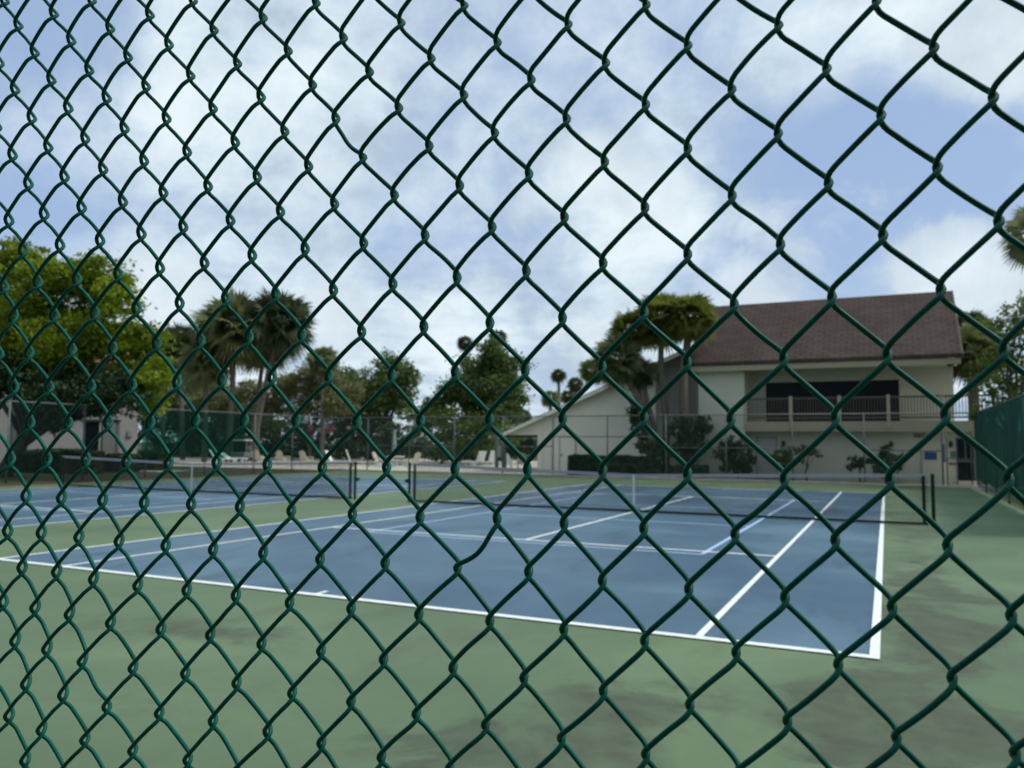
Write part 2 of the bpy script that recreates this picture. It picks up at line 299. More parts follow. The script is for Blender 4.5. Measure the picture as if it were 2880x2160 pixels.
t = MT('white_line_paint', (.78,.82,.81), .6, .3); v = t.coord(obj=False)
t.base(t.ramp(t.noise(v, 14, 5, .7), [(.3,(.66,.71,.70)),(.5,(.80,.84,.83)),(.7,(.86,.89,.88))])); M_LINE = t.m
t = MT('light_blue_line_paint', (.30,.47,.66), .6, .3); v = t.coord(obj=False)
t.base(t.ramp(t.noise(v, 12, 5, .7), [(.3,(.30,.48,.68)),(.6,(.40,.58,.80))])); M_PLINE = t.m
LX, HX = 5.485, 4.115; NETY = 11.885
for ox in (0.0, -14.68):
    sheet('court_blue_paint', ox-LX+.02, ox+LX-.02, .03, 23.74, .004, M_BLUE)
    m = MB()
    def ln(x0, x1, y0, y1, z=.012): m.add([(ox+x0,y0,z),(ox+x1,y0,z),(ox+x1,y1,z),(ox+x0,y1,z)], [(0,1,2,3)])
    ln(-LX, LX, 0, .10); ln(-LX, LX, 23.69, 23.77)
    for sgn in (-1, 1):
        a, b = sorted((sgn*LX, sgn*(LX-.075))); ln(a, b, .10, 23.69)
        a, b = sorted((sgn*HX, sgn*(HX-.065))); ln(a, b, .10, 23.69)
    ln(-HX+.065, HX-.065, NETY-6.4, NETY-6.4+.085); ln(-HX+.065, HX-.065, NETY+6.32, NETY+6.4)
    ln(-.036, .036, NETY-6.315, NETY+6.32); ln(-.03, .03, .10, .26); ln(-.03, .03, 23.53, 23.69)
    tag(m.build('court_white_lines', M_LINE), kind='structure')
    m = MB(); z = .008
    for yy in (NETY-6.705, NETY-2.13, NETY+2.13-.05, NETY+6.655): m.add([(ox-3.05,yy,z),(ox+3.05,yy,z),(ox+3.05,yy+.075,z),(ox-3.05,yy+.075,z)], [(0,1,2,3)])
    for xx in (-3.05, 3.0): m.add([(ox+xx,NETY-6.62,z+.002),(ox+xx+.07,NETY-6.62,z+.002),(ox+xx+.07,NETY+6.655,z+.002),(ox+xx,NETY+6.655,z+.002)], [(0,1,2,3)])
    tag(m.build('court_light_blue_lines', M_PLINE), kind='structure')
# pool deck, kerb, paths, lawn
t = MT('pale_concrete', (.5,.46,.38), .8, .25); v = t.coord(obj=False)
t.base(t.ramp(t.noise(v, 1.2, 6, .65), [(.3,(.42,.38,.31)),(.6,(.56,.52,.44)),(.8,(.62,.58,.50))])); M_DECK = t.m
sheet('pool_deck', -60, 11, 30.6, 62, -0.012, M_DECK)
sheet('lawn', -75, -22.4, -2, 30.4, -0.02, leafmat('lawn_grass', (.018,.03,.009), (.03,.05,.014), (.05,.065,.02), .1, .8))
t = MT('brown_mulch', (.07,.05,.032), .95, .1); v = t.coord(obj=False)
t.base(t.ramp(t.noise(v, 5, 8, .7), [(.3,(.035,.026,.017)),(.7,(.10,.075,.05))])); M_MULCH = t.m
sheet('mulch_strip', -24.6, -22.4, -7, 30.4, -0.008, M_MULCH)
sheet('planting_bed', -10.6, 6.3, 31.0, 33.2, -0.004, M_MULCH)
M_CONC = plain('grey_concrete', (.34,.32,.29), .85, .2, 2.0)
tag(MB().box(-24.3, 9.6, 30.06, 30.30, -.1, .09).build('concrete_kerb', M_DECK, bevel=.015), kind='structure')
pth = MB()
for (px, py, w_, d_) in [(330,1320,9,2.2)]:
    g0 = gnd(px, py); pth.add([(g0[0]-w_/2,g0[1]-d_/2,-.008),(g0[0]+w_/2,g0[1]-d_/2,-.008),(g0[0]+w_/2,g0[1]+d_/2,-.008),(g0[0]-w_/2,g0[1]+d_/2,-.008)], [(0,1,2,3)])
tag(pth.build('footpath', M_DECK), kind='structure')
# swimming pool water behind the deck edge
t = MT('pool_water', (.12,.30,.30), .08, .5); M_WATER = t.m
tag(MB().box(-33, -22, 41.0, 45.5, -.3, -.004).build('pool_water', M_WATER), kind='structure')

# ================================================================== NEAR FENCE (the chain link the camera looks through)
HXS, HZS, X0, Z0, DY, SH, LEAN, TILT = .02893514, .0359, -.2015254, 1.728568, .5089929, .002919, .01168496, .0090477
OFF = {}
for q in OFFS.split(';'):
    a, b, dx, dz = map(int, q.split(',')); OFF[(a, b)] = (dx*1e-4, dz*1e-4)
OK_ = np.array(list(OFF.keys()), float); OV_ = np.array([OFF[k] for k in OFF])
def node(c, r):
    z = Z0 - r*HZS; x = CAM[0] + X0 + c*HXS + SH*(z-CAM[2]); z += TILT*(x-CAM[0])
    if (c, r) in OFF: o = OFF[(c, r)]
    else:
        w = np.exp(-((OK_[:,0]-c)**2+(OK_[:,1]-r)**2)/5.0); o = (w@OV_)/(w.sum()+.15)
    x += o[0]; z += o[1]
    return Vector((x, CAM[1]+DY+LEAN*(z-CAM[2]), z))
WR, WD, WO = .00182, .0057, .0012          # wire radius, half depth of the flattened coil, hook overlap
C0, C1, R0, R1 = -34, 20, -37, 47
KINK = {(-3, "f", 4): (.0045, -.0040), (-16, "b", 8): (-.0035, -.0035), (-7, "b", -5): (-.0030, -.0030)}
def wire(mb, c):
    rs = [r for r in range(R0, R1+1)]
    pts = []
    def bend(r):
        left = (c+r) % 2 == 0
        p = node(c, r) if left else node(c+1, r)
        return left, p + Vector((-WO if left else WO, 0, 0))
    prev = None
    for r in rs:
        left, p = bend(r)
        if prev is not None:
            pl, pp, pr = prev
            seen = -27 <= c <= 13 and -13 <= r <= 14
            n = 14 if seen else 5
            L = abs(p.x-pp.x); St = PI*WD + max(L-2*WD, .002)
            sg = 1.0 if pl else -1.0        # '\' legs run behind, '/' legs in front
            j1, j2 = (random.gauss(0, .0004), random.gauss(0, .0004)) if seen else (0, 0)
            kx, kz = KINK.get((c, 'b' if pl else 'f', pr), (0, 0))
            for i in range(n):
                u = i/n; s_ = u*St; arc = PI*WD/2
                if s_ < arc: a = s_/WD; dx = WD*(1-math.cos(a)); dy = WD*math.sin(a)
                elif s_ > St-arc: a = (St-s_)/WD; dx = L - WD*(1-math.cos(a)); dy = WD*math.sin(a)
                else: dx = WD + (s_-arc); dy = WD
                dy *= 1.0 + .12*math.sin(PI*u)**2
                f = dx/L; bw = math.sin(PI*u)**2
                pts.append((pp.x + (p.x-pp.x)*f + bw*(j1+kx), pp.y + (p.y-pp.y)*u + sg*dy, pp.z + (p.z-pp.z)*u + bw*(j2+kz)))
        prev = (left, p, r)
    mb.tube(pts, WR, 9)
t = MT('green_vinyl_coating', (.004,.105,.068), .45, .14); v = t.coord(obj=False)
f = t.noise(v, 45, 4, .6)
c = t.ramp(f, [(.3,(.0005,.072,.050)),(.7,(.001,.104,.076))])
c = t.mix(t.ramp(t.noise(v, 14, 6, .7), [(.55,(0,0,0)),(.75,(.6,.6,.6))]), c, (.006,.045,.034))
t.l(t.ramp(t.noise(v, 30, 4, .6), [(.3,(.34,.34,.34)),(.7,(.6,.6,.6))]), t.b.inputs['Roughness'])
def rust(at_, rr, col, c):
    g = t.n('ShaderNodeNewGeometry'); vs = t.n('ShaderNodeVectorMath', operation='DISTANCE'); t.l(g.outputs['Position'], vs.inputs[0]); vs.inputs[1].default_value = tuple(at_)
    nz = t.noise(v, 320, 3, .6); d_ = t.n('ShaderNodeMath', operation='ADD'); t.l(vs.outputs['Value'], d_.inputs[0])
    sc_ = t.n('ShaderNodeMath', operation='MULTIPLY'); t.l(nz, sc_.inputs[0]); sc_.inputs[1].default_value = rr*.9; t.l(sc_.outputs[0], d_.inputs[1])
    fr = t.n('ShaderNodeMath', operation='LESS_THAN'); t.l(d_.outputs[0], fr.inputs[0]); fr.inputs[1].default_value = rr*1.15
    return t.mix(fr.outputs[0], c, col)
YF = CAM[1]+DY
c = rust(at(497, 1828, YF), .0075, (.13,.060,.026), c); c = rust(at(786, 2013, YF), .009, (.022,.008,.006), c); c = rust(at(768, 2030, YF), .008, (.022,.008,.006), c)
t.base(c); M_VINYL = t.m
fence_near = thing('chain_link_fence', (CAM[0], YF, 0), 'green vinyl chain link fence close to the viewer, its diamonds filling the whole picture', 'fence')
def local(mb, root):
    l = root.location; mb.v = [(x-l.x, y-l.y, z-l.z) for x, y, z in mb.v]; return mb
mb = MB()
for c_ in range(C0, C1): wire(mb, c_)
local(mb, fence_near).build('wire_mesh', M_VINYL, fence_near, smooth=True)
M_POST = plain('green_post_paint', (.012,.075,.05), .4, .2, 5)
zt = node(0, R0).z
mb = MB()
for xx in (CAM[0]-1.75, CAM[0]+1.25):
    local(MB().tube([(xx, YF+.035, -.1), (xx, YF+.035, zt+.03)], .03, 16), fence_near).build('post', M_POST, fence_near, smooth=True)
local(MB().tube([(CAM[0]-1.95, YF+.02, zt+.03), (CAM[0]+1.45, YF+.02, zt+.03)], .021, 12), fence_near).build('top_rail', M_POST, fence_near, smooth=True)

# ================================================================== TENNIS NETS
M_NETSTR = plain('black_net_twine', (.012,.014,.013), .8, .1); M_TAPE = plain('white_net_tape', (.30,.30,.32), .7, .1, 6); M_STRAP = plain('white_strap', (.62,.62,.62), .7, .05)
M_NPOST = plain('dark_green_steel', (.010,.045,.030), .4, .2, 4); M_BLK = plain('black_webbing', (.008,.010,.010), .8, .1)
M_STEEL = plain('galvanised_steel', (.34,.36,.36), .45, .12, 8, .5, .5)
def net(ox, label_net):
    root = thing('tennis_net', (ox, NETY, 0), label_net, 'net', 'tennis nets')
    HWN = 6.32
    def top(x): return .90 + .155*abs(x)/6.4
    m = MB()
    nv = int(2*HWN/.045)
    w = .0031
    for i in range(nv+1):
        x = -HWN + 2*HWN*i/nv; h = top(x)-.02
        m.box(x-w, x+w, -w, w, .04, h)
    for k in range(21):
        f0 = (k+.5)/21
        P = [(x, 0, .04+(top(x)-.06)*f0) for x in (-HWN, 0, HWN)]
        m.tube(P, w*1.15, 4, False)
    m.build('netting', M_NETSTR, root)
    def ribbon(zf, h, y, mat, name):
        b = MB()
        xs = (-HWN, 0, HWN)
        for a, b2 in zip(xs[:-1], xs[1:]):
            za, zb = zf(a), zf(b2)
            b.add([(a,-y,za),(b2,-y,zb),(b2,-y,zb+h),(a,-y,za+h),(a,y,za),(b2,y,zb),(b2,y,zb+h),(a,y,za+h)], [(0,1,2,3),(5,4,7,6),(3,2,6,7),(1,0,4,5)])
        return b.build(name, mat, root)
    ribbon(lambda x: top(x)-.055, .075, .009, M_TAPE, 'headband')
    ribbon(lambda x: .012, .045, .006, M_BLK, 'bottom_tape')
    for sg in (-1, 1):
        MB().box(sg*6.25-.035, sg*6.25+.035, -.011, .011, .015, 1.03).build('side_tape', M_BLK, root)
    MB().box(-.026, .026, -.013, -.0105, .012, .905).build('centre_strap', M_STRAP, root)
    for sg in (-1, 1):
        p = MB().lathe([(.037,-.05),(.037,1.05),(.043,1.052),(.043,1.075),(.03,1.085)], 18, (sg*6.42, 0, 0)).build('net_post', M_NPOST, root, smooth=True)
        if sg < 0 and ox == 0 or sg > 0 and ox < 0:
            k = MB().lathe([(.05,-.03),(.055,0),(.05,.03)], 14, (0,0,0))
            k.v = [(sg*6.42+ z*1.2 + sg*.09, y, .58+x) for x, y, z in k.v]
            k.box(sg*6.42+sg*.03-.01, sg*6.42+sg*.03+.08*max(sg,0)+.01, -.012, .012, .56, .60)
            k.build('winder', M_NPOST, p)
    return root
net(0.0, 'tennis net across the nearer blue court on the right')
net(-14.68, 'tennis net across the farther blue court on the left')

# ================================================================== COURT FENCES
M_FWIRE = plain('far_fence_wire', (.02,.06,.05), .5, .1); M_FPOST = plain('weathered_fence_pipe', (.10,.12,.12), .5, .2, 3)
def mesh_panel(root, P0, P1, z0, z1, gauge=.0021, step=.064):
    P0 = Vector((*P0, 0)); P1 = Vector((*P1, 0)); L = (P1-P0).length; u = (P1-P0)/L; h = z1-z0; m = MB()
    nrm = Vector((-u.y, u.x, 0))
    def seg(a, za, b, zb, off):
        A = P0+u*a+nrm*off; B = P0+u*b+nrm*off; m.tube([(A.x,A.y,za),(B.x,B.y,zb)], gauge, 3, False)
    k = -h
    while k < L:
        a, b = max(k, 0), min(k+h, L)
        if b > a: seg(a, z0+(a-k), b, z0+(b-k), .002); seg(a, z1-(a-k), b, z1-(b-k), -.002)
        k += step
    return local(m, root).build('wire_mesh', M_FWIRE, root)
# end fence beyond both courts
ff = thing('court_end_fence', (-7.5, 30.2, 0), 'grey-green chain link end fence beyond the far baselines, posts in front of the clubhouse', 'fence')
XFP = [-24.1,-21.0,-18.23,-15.39,-12.5,-9.66,-6.78,-3.88,-1.08,1.8,4.71,7.64]
mesh_panel(ff, (-24.1, 30.2), (7.64, 30.2), .05, 3.0)
for xx in XFP:
    local(MB().tube([(xx,30.2,-.1),(xx,30.2,3.04)], .034, 10), ff).build('post', M_FPOST, ff, smooth=True)
local(MB().tube([(-24.1,30.2,3.03),(8.8,30.2,3.03)], .027, 8), ff).build('top_rail', M_FPOST, ff, smooth=True)
for a, b, z in [(-21.0,-15.39,1.45),(-12.5,-9.66,1.5),(-9.66,-3.88,2.0),(-3.88,1.8,1.5),(4.71,7.64,1.47)]:
    local(MB().tube([(a,30.2,z),(b,30.2,z)], .022, 8), ff).build('mid_rail', M_FPOST, ff, smooth=True)
# gate in that fence, at the right corner
gt = thing('fence_gate', (8.2, 30.2, 0), 'grey steel frame gate in the fence corner beside the green windscreen', 'gate')
g = MB()
for xx in (7.80, 8.68): g.tube([(xx,30.2,.05),(xx,30.2,2.25)], .024, 8)
for zz in (.08, 1.15, 2.22): g.tube([(7.80,30.2,zz),(8.68,30.2,zz)], .02, 8)
local(g, gt).build('gate_frame', M_FPOST, gt, smooth=True)
mesh_panel(gt, (7.82, 30.2), (8.66, 30.2), .1, 2.2)
local(MB().box(7.60,7.74,30.13,30.17,1.0,1.75), gt).build('latch_plate', M_FPOST, gt, bevel=.01)
local(MB().box(7.72,7.80,30.10,30.16,1.10,1.32), gt).build('latch', M_STEEL, gt, bevel=.01)
# left side fence
lf = thing('court_side_fence', (-24.2, 16, 0), 'grey chain link side fence along the lawn left of the farther court', 'fence')
mesh_panel(lf, (-24.2, 4.5), (-24.2, 30.1), .05, 3.03)
for yy in (6.0, 8.95, 11.9, 15.0, 18.04, 21.4, 24.7, 27.6):
    local(MB().tube([(-24.2,yy,-.1),(-24.2,yy,3.08)], .034, 10), lf).build('post', M_FPOST, lf, smooth=True)
local(MB().tube([(-24.2,4.5,3.07),(-24.2,30.1,3.07)], .027, 8), lf).build('top_rail', M_FPOST, lf, smooth=True)
# right side fence with green windscreen cloth
rf = thing('windscreen_fence', (8.8, 14, 0), 'chain link fence hung with a dark green windscreen along the right of the court', 'fence')
mesh_panel(rf, (8.85, 11.0), (8.85, 30.2), .05, 3.0)
for yy in (12.4, 15.3, 18.2, 21.2, 24.2, 27.2, 30.2):
    local(MB().tube([(8.87,yy,-.1),(8.87,yy,3.03)], .034, 10), rf).build('post', M_FPOST, rf, smooth=True)
local(MB().tube([(8.87,10.5,3.03),(8.87,30.2,3.03)], .027, 8), rf).build('top_rail', M_FPOST, rf, smooth=True)
t = MT('windscreen_cloth', (.004,.055,.040), .75, .2); v = t.coord(obj=False)
t.base(t.ramp(t.noise(t.coord((.3,1.6,.35), obj=False), 1.5, 4, .6), [(.3,(.001,.040,.030)),(.7,(.003,.068,.050))]))
tp = t.n('ShaderNodeBsdfTransparent'); ms = t.n('ShaderNodeMixShader')
tp.inputs[0].default_value = (.35,.75,.62,1)
t.l(t.ramp(t.noise(v, .9, 3, .6), [(.3,(.14,.14,.14)),(.7,(.26,.26,.26))]), ms.inputs[0]); t.l(t.b.outputs[0], ms.inputs[1]); t.l(tp.outputs[0], ms.inputs[2]); t.l(ms.outputs[0], t.out.inputs['Surface'])
M_SCREEN = t.m; M_SCREENT = t.m.copy(); M_SCREENT.name = 'thin_windscreen_cloth'
for nd in M_SCREENT.node_tree.nodes:
    if nd.type == 'VALTORGB' and nd.color_ramp.elements[0].color[0] < .1:
        nd.color_ramp.elements[0].color = (.001,.012,.009,1); nd.color_ramp.elements[1].color = (.002,.022,.016,1)
    elif nd.type == 'VALTORGB' and nd.color_ramp.elements[0].color[0] > .1:
        nd.color_ramp.elements[0].color = (.48,.48,.48,1); nd.color_ramp.elements[1].color = (.68,.68,.68,1)
M_SEAM = plain('windscreen_seam', (.012,.095,.075), .7, .1)
n_y, n_z = 140, 12; V = []; 
vs = []; fs = []
for i in range(n_y+1):
    for j in range(n_z+1):
        y = 10.6 + (30.15-10.6)*i/n_y; z = .30 + 2.68*j/n_z
        sag = .05*math.sin((y-12.4)/2.95*PI)**2 if j == 0 else 0
        vs.append((8.80 + .012*math.sin(y*7.3)*math.sin(z*2.1+y) - .008*math.sin(y*2.1), y, z + sag))
for i in range(n_y):
    for j in range(n_z):
        a = i*(n_z+1)+j; fs.append((a, a+1, a+n_z+2, a+n_z+1))
local(MB().add(vs, fs), rf).build('windscreen', M_SCREEN, rf, smooth=True)
vs = []
for i in range(61):
    for j in range(9):
        y = 17.7 + 6.2*i/60; z = .85 + 2.17*j/8; vs.append((-24.13 + .02*math.sin(y*3.3)*math.sin(z*2+y), y, z))
local(MB().add(vs, [(i*9+j, i*9+j+9, i*9+j+10, i*9+j+1) for i in range(60) for j in range(8)]), lf).build('windscreen', M_SCREENT, lf, smooth=True)
for yy in (13.6, 15.6, 17.5, 19.5, 21.4, 23.4, 25.3, 27.3, 29.1):
    local(MB().box(8.772, 8.780, yy-.03, yy+.03, .36, 2.96), rf).build('seam', M_SEAM, rf)
# ================================================================== CLUBHOUSE (right)
def stucco(name, base):
    t = MT(name, base, .85, .2); v = t.coord(obj=False)
    t.base(t.mix(.5, t.ramp(t.noise(v, .8, 6, .6), [(.3, tuple(x*.86 for x in base)), (.7, tuple(min(1,x*1.06) for x in base))]), base))
    t.bump(t.noise(v, 40, 3, .6), .15, .01); return t.m
M_WALL = stucco('shaded_cream_stucco', (.54,.52,.42)); M_WINGW = stucco('lit_cream_stucco', (.80,.78,.66)); M_WALLG = stucco('grey_stucco', (.30,.285,.26)); M_TAN = stucco('tan_painted_board', (.36,.31,.215))  # cream facade and wing share one stucco; shade and light set in their colours
M_WOOD = plain('weathered_wood', (.105,.085,.065), .8, .2, 4); M_WOODL = plain('pale_wood_post', (.36,.31,.23), .75, .15, 4)
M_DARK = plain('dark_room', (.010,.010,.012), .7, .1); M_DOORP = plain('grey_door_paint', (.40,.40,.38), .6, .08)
t = MT('dark_glass', (.004,.005,.010), .25, .12); M_GLASS = t.m
t = MT('brown_shingles', (.13,.085,.07), .9, .15); v = t.coord((1,1,1), obj=False)
br = t.n('ShaderNodeTexBrick'); br.offset = .5; br.inputs['Scale'].default_value = 1.0; br.inputs['Mortar Size'].default_value = .02; br.inputs['Mortar Smooth'].default_value = .4
br.inputs['Brick Width'].default_value = .5; br.inputs['Row Height'].default_value = .20; br.inputs['Bias'].default_value = -.1
br.inputs['Color1'].default_value = (.062,.046,.039,1); br.inputs['Color2'].default_value = (.086,.063,.053,1); br.inputs['Mortar'].default_value = (.016,.012,.011,1)
sw = t.n('ShaderNodeSeparateXYZ'); t.l(v, sw.inputs[0]); cm = t.n('ShaderNodeCombineXYZ'); t.l(sw.outputs[0], cm.inputs[0])
zz = t.n('ShaderNodeMath', operation='MULTIPLY'); t.l(sw.outputs[2], zz.inputs[0]); zz.inputs[1].default_value = 1.4; t.l(zz.outputs[0], cm.inputs[1])
t.l(cm.outputs[0], br.inputs['Vector'])
streak = t.noise(t.coord((1.1,.25,.25), obj=False), 1.4, 5, .6)
c = t.mix(t.ramp(streak, [(.45,(0,0,0)),(.75,(.6,.6,.6))]), br.outputs['Color'], (.048,.038,.036))
c = t.mix(t.ramp(t.noise(v, .7, 5, .6), [(.4,(0,0,0)),(.7,(.35,.35,.35))]), c, (.10,.078,.070))
t.base(c); t.bump(br.outputs['Fac'], -.5, .02); M_ROOF = t.m

ch = thing('clubhouse', (3, 34, 0), 'two storey cream clubhouse with brown shingle roof, shaded balcony and a low sloping wing', 'building')
def part(m, name, mat, parent=None, **k): return local(m, ch).build(name, mat, parent or ch, **k)
YP = 32.7; YL = 33.4; YB = 34.5
xs = lambda px, Y, py=1200: float(at(px, py, Y)[0]); zsat = lambda px, py, Y: float(at(px, py, Y)[2])
XPL, XPR = xs(1965, YP), xs(2095, YP)             # left pier
XR = 8.42; XLND = 9.85
ZF0, ZF1, ZE = 2.33, 2.78, 5.36
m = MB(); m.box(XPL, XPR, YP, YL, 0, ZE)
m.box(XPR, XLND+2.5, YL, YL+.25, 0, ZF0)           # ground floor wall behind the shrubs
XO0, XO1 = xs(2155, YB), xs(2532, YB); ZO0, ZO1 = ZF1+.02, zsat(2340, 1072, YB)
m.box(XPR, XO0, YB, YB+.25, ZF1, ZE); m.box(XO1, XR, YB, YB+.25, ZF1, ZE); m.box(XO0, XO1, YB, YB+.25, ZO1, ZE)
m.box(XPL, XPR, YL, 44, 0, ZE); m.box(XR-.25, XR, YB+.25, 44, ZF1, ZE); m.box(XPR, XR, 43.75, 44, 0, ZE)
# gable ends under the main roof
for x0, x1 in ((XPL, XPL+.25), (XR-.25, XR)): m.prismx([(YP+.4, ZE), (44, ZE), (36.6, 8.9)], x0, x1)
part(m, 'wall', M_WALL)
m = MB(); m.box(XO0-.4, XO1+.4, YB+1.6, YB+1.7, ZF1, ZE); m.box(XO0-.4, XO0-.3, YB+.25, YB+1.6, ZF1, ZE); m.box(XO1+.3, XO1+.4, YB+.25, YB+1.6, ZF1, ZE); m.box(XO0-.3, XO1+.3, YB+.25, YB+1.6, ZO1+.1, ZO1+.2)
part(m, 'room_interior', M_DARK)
gl = MB(); wxs = np.linspace(XO0, XO1, 5)
for a, b in zip(wxs[:-1], wxs[1:]): gl.box(a+.03, b-.03, YB+.11, YB+.13, ZO0, ZO1)
gw = part(gl, 'window_glass', M_GLASS)
for a in wxs: part(MB().box(a-.03, a+.03, YB+.09, YB+.15, ZO0, ZO1), 'window_mullion', M_BLK)
# balcony: slab with tan fascia, posts, rails, balusters; landing continues to the right
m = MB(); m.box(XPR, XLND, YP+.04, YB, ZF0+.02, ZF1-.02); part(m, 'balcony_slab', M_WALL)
m = MB(); m.box(XPR+.002, XLND+.03, YP-.005, YP+.038, ZF0-.02, ZF1); part(m, 'balcony_fascia', M_TAN)
rail = MB(); rail.box(XPR, XLND, YP+.03, YP+.12, 3.84, 3.92); rail.box(XPR, XLND, YP+.05, YP+.10, 2.90, 2.97)
rl = part(rail, 'balcony_rail', M_WOOD)
bal = MB(); x = XPR+.1
while x < XLND: bal.box(x, x+.035, YP+.058, YP+.092, 2.97, 3.84); x += .125
part(bal, 'balusters', M_WOOD)
for pxp in (2097, 2225, 2362, 2500, 2650):
    xx = xs(pxp, YP); part(MB().box(xx-.075, xx+.075, YP-.05, YP+.10, ZF0+.1, 3.98), 'railing_post', M_WOODL, bevel=.01)
part(MB().box(XLND-.12, XLND, YP-.02, YP+.12, ZF0, 3.95), 'railing_post', M_WOOD, bevel=.01)
# eave: pale soffit + fascia, roof slab
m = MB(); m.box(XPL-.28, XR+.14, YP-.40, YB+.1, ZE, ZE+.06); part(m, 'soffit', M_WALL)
m = MB(); m.box(XPL-.30, XR+.16, YP-.47, YP-.405, ZE-.12, ZE+.15); part(m, 'eave_fascia', M_TAN)
m = MB(); m.prismx([(YP-.52, ZE+.155), (36.6, 9.0), (44.6, ZE+.1), (44.6, ZE+.28), (36.6, 9.22), (YP-.52, ZE+.33)], XPL-.42, XR+.20); part(m, 'roof', M_ROOF)
m = MB(); m.prismx([(YP-.5, ZE+.14), (36.6, 8.98), (44.55, ZE+.08), (44.55, ZE+.30), (36.6, 9.235), (YP-.5, ZE+.345)], XR+.203, XR+.26); part(m, 'rake_board', M_WOOD)
# ground floor door, sconces, wall lettering, sign
XD0, XD1 = xs(2130, YL), xs(2181, YL)
d_ = part(MB().box(XD0, XD1, YL-.05, YL-.002, .02, 1.98), 'door', M_DOORP, bevel=.01)
m = MB(); m.box(XD0-.07, XD0, YL-.06, YL, 0, 2.06); m.box(XD1, XD1+.07, YL-.06, YL, 0, 2.06); m.box(XD0, XD1, YL-.06, YL, 1.98, 2.06)
local(m, ch).build('door_frame', M_WALLG, ch)
for pxp, pyp in ((2203,1247),(2506,1249),(2674,1250)):
    q = at(pxp, pyp, YL-.09); s_ = MB().lathe([(.02,-.14),(.07,-.11),(.085,-.02),(.085,.06),(.05,.12),(.02,.15)], 12, tuple(q)); s_.box(q[0]-.05, q[0]+.05, YL-.06, YL-.001, q[2]-.1, q[2]+.1)
    part(s_, 'wall_sconce', M_DARK, smooth=True)
m = MB(); q0, q1 = at(2570,1219,YL), at(2604,1231,YL); n_ = 7; wd = (q1[0]-q0[0])/n_; zt_, zb_ = q0[2], q1[2]; st = .028
for i in range(n_):     # seven dark raised letters, too small in the photo to make out
    a = q0[0]+i*wd; b = a+wd*.72; y0, y1 = YL-.018, YL-.002
    m.box(a, a+st, y0, y1, zb_, zt_)
    if i != 4: m.box(a+st, b, y0, y1, zt_-st, zt_)
    if i not in (1, 4): m.box(a+st, b, y0, y1, (zt_+zb_)/2-st/2, (zt_+zb_)/2+st/2)
    if i in (0, 2, 3, 5): m.box(b-st, b, y0, y1, zb_, (zt_+zb_)/2-st/2)
part(m, 'wall_lettering', plain('dark_bronze', (.045,.042,.03), .5, .1))
M_BLUES = plain('blue_sign_face', (.018,.060,.20), .5, .06)
q0, q1 = at(2600,1271,YL), at(2635,1293,YL)
bs = tag(MB().box(q0[0], q1[0], YL-.035, YL-.004, q1[2], q0[2]).build('wall_sign', M_BLUES, bevel=.008), 'small plain blue rectangular sign on the cream wall beside the fence gate', 'sign')
dp = part(MB().tube([(xs(2588,YL),YL-.06,0),(xs(2588,YL),YL-.06,1.75)], .03, 8), 'downpipe', M_WALLG, smooth=True)
# glass entrance door behind the gate
a, b = xs(2690, YL), xs(2735, YL)
dd = part(MB().box(a, b, YL-.03, YL-.003, .16, 2.0), 'entrance_door', M_GLASS)
m = MB(); m.box(a-.05, a, YL-.05, YL-.001, 0, 2.05); m.box(b, b+.05, YL-.05, YL-.001, 0, 2.05); m.box(a, b, YL-.05, YL-.001, 2.0, 2.06); m.box(a, b, YL-.05, YL-.031, .98, 1.05); m.box((a+b)/2-.025, (a+b)/2+.025, YL-.05, YL-.031, 1.05, 2.0)
part(m, 'door_frame', M_FPOST)
part(MB().box(a-.03, b+.05, YL-.55, YL-.06, -.02, .15), 'door_step', M_DECK, bevel=.01)
nt_ = MB().box(xs(2670,YL-.02), xs(2686,YL-.02), YL-.03, YL-.002, 1.15, 1.45); part(nt_, 'notice_board', plain('green_notice', (.10,.17,.15), .6))
part(MB().box(xs(2666,YL-.02), xs(2685,YL-.02), YL-.03, YL-.002, .84, .94), 'warning_plate', plain('red_plate', (.28,.03,.03), .6))
# low wing on the left
YW = 35.5; SL = .416; XW0 = xs(1420, YW, 1222); ZW0 = zsat(1420, 1222, YW); XWL = xs(1512, YW); XWR = XPL+.2
rz_ = lambda x: ZW0 + SL*(x-XW0)
m = MB(); m.prism([(XWL, 0), (XWR, 0), (XWR, rz_(XWR)-.1), (XWL, rz_(XWL)-.1)], YW, YW+.25)
m.prism([(XW0+.25, 2.14), (XWL, 2.14), (XWL, rz_(XWL)-.1), (XW0+.25, rz_(XW0+.25)-.1)], YW, YW+.2)
m.box(XWL, XWL+.25, YW+.25, 47, 0, 2.6); m.box(XWL, XWR, 46.8, 47, 0, 2.6)
part(m, 'wing_wall', M_WINGW)
XV = xs(1845, YW)
m = MB(); m.prism([(XV, 0), (XWR, 0), (XWR, rz_(XWR)-.12), (XV, rz_(XV)-.12)], YW-.06, YW-.003)
x = XV+.02
while x < XWR-.1: m.box(x, x+.05, YW-.085, YW-.062, .1, rz_(x)-.15); x += .62
part(m, 'vertical_siding', M_WALLG)
m = MB()
for pxp in (1525, 1548): xx = xs(pxp, YW); m.box(xx-.04, xx+.04, YW-.05, YW-.002, 0, 2.35)
part(m, 'wall_pilaster', M_WINGW)
m = MB(); m.prism([(XW0-.15, rz_(XW0-.15)-.10), (XPL+.3, rz_(XPL+.3)-.10), (XPL+.3, rz_(XPL+.3)+.10), (XW0-.15, rz_(XW0-.15)+.10)], YW-.45, 47.3); part(m, 'wing_roof', M_ROOF)
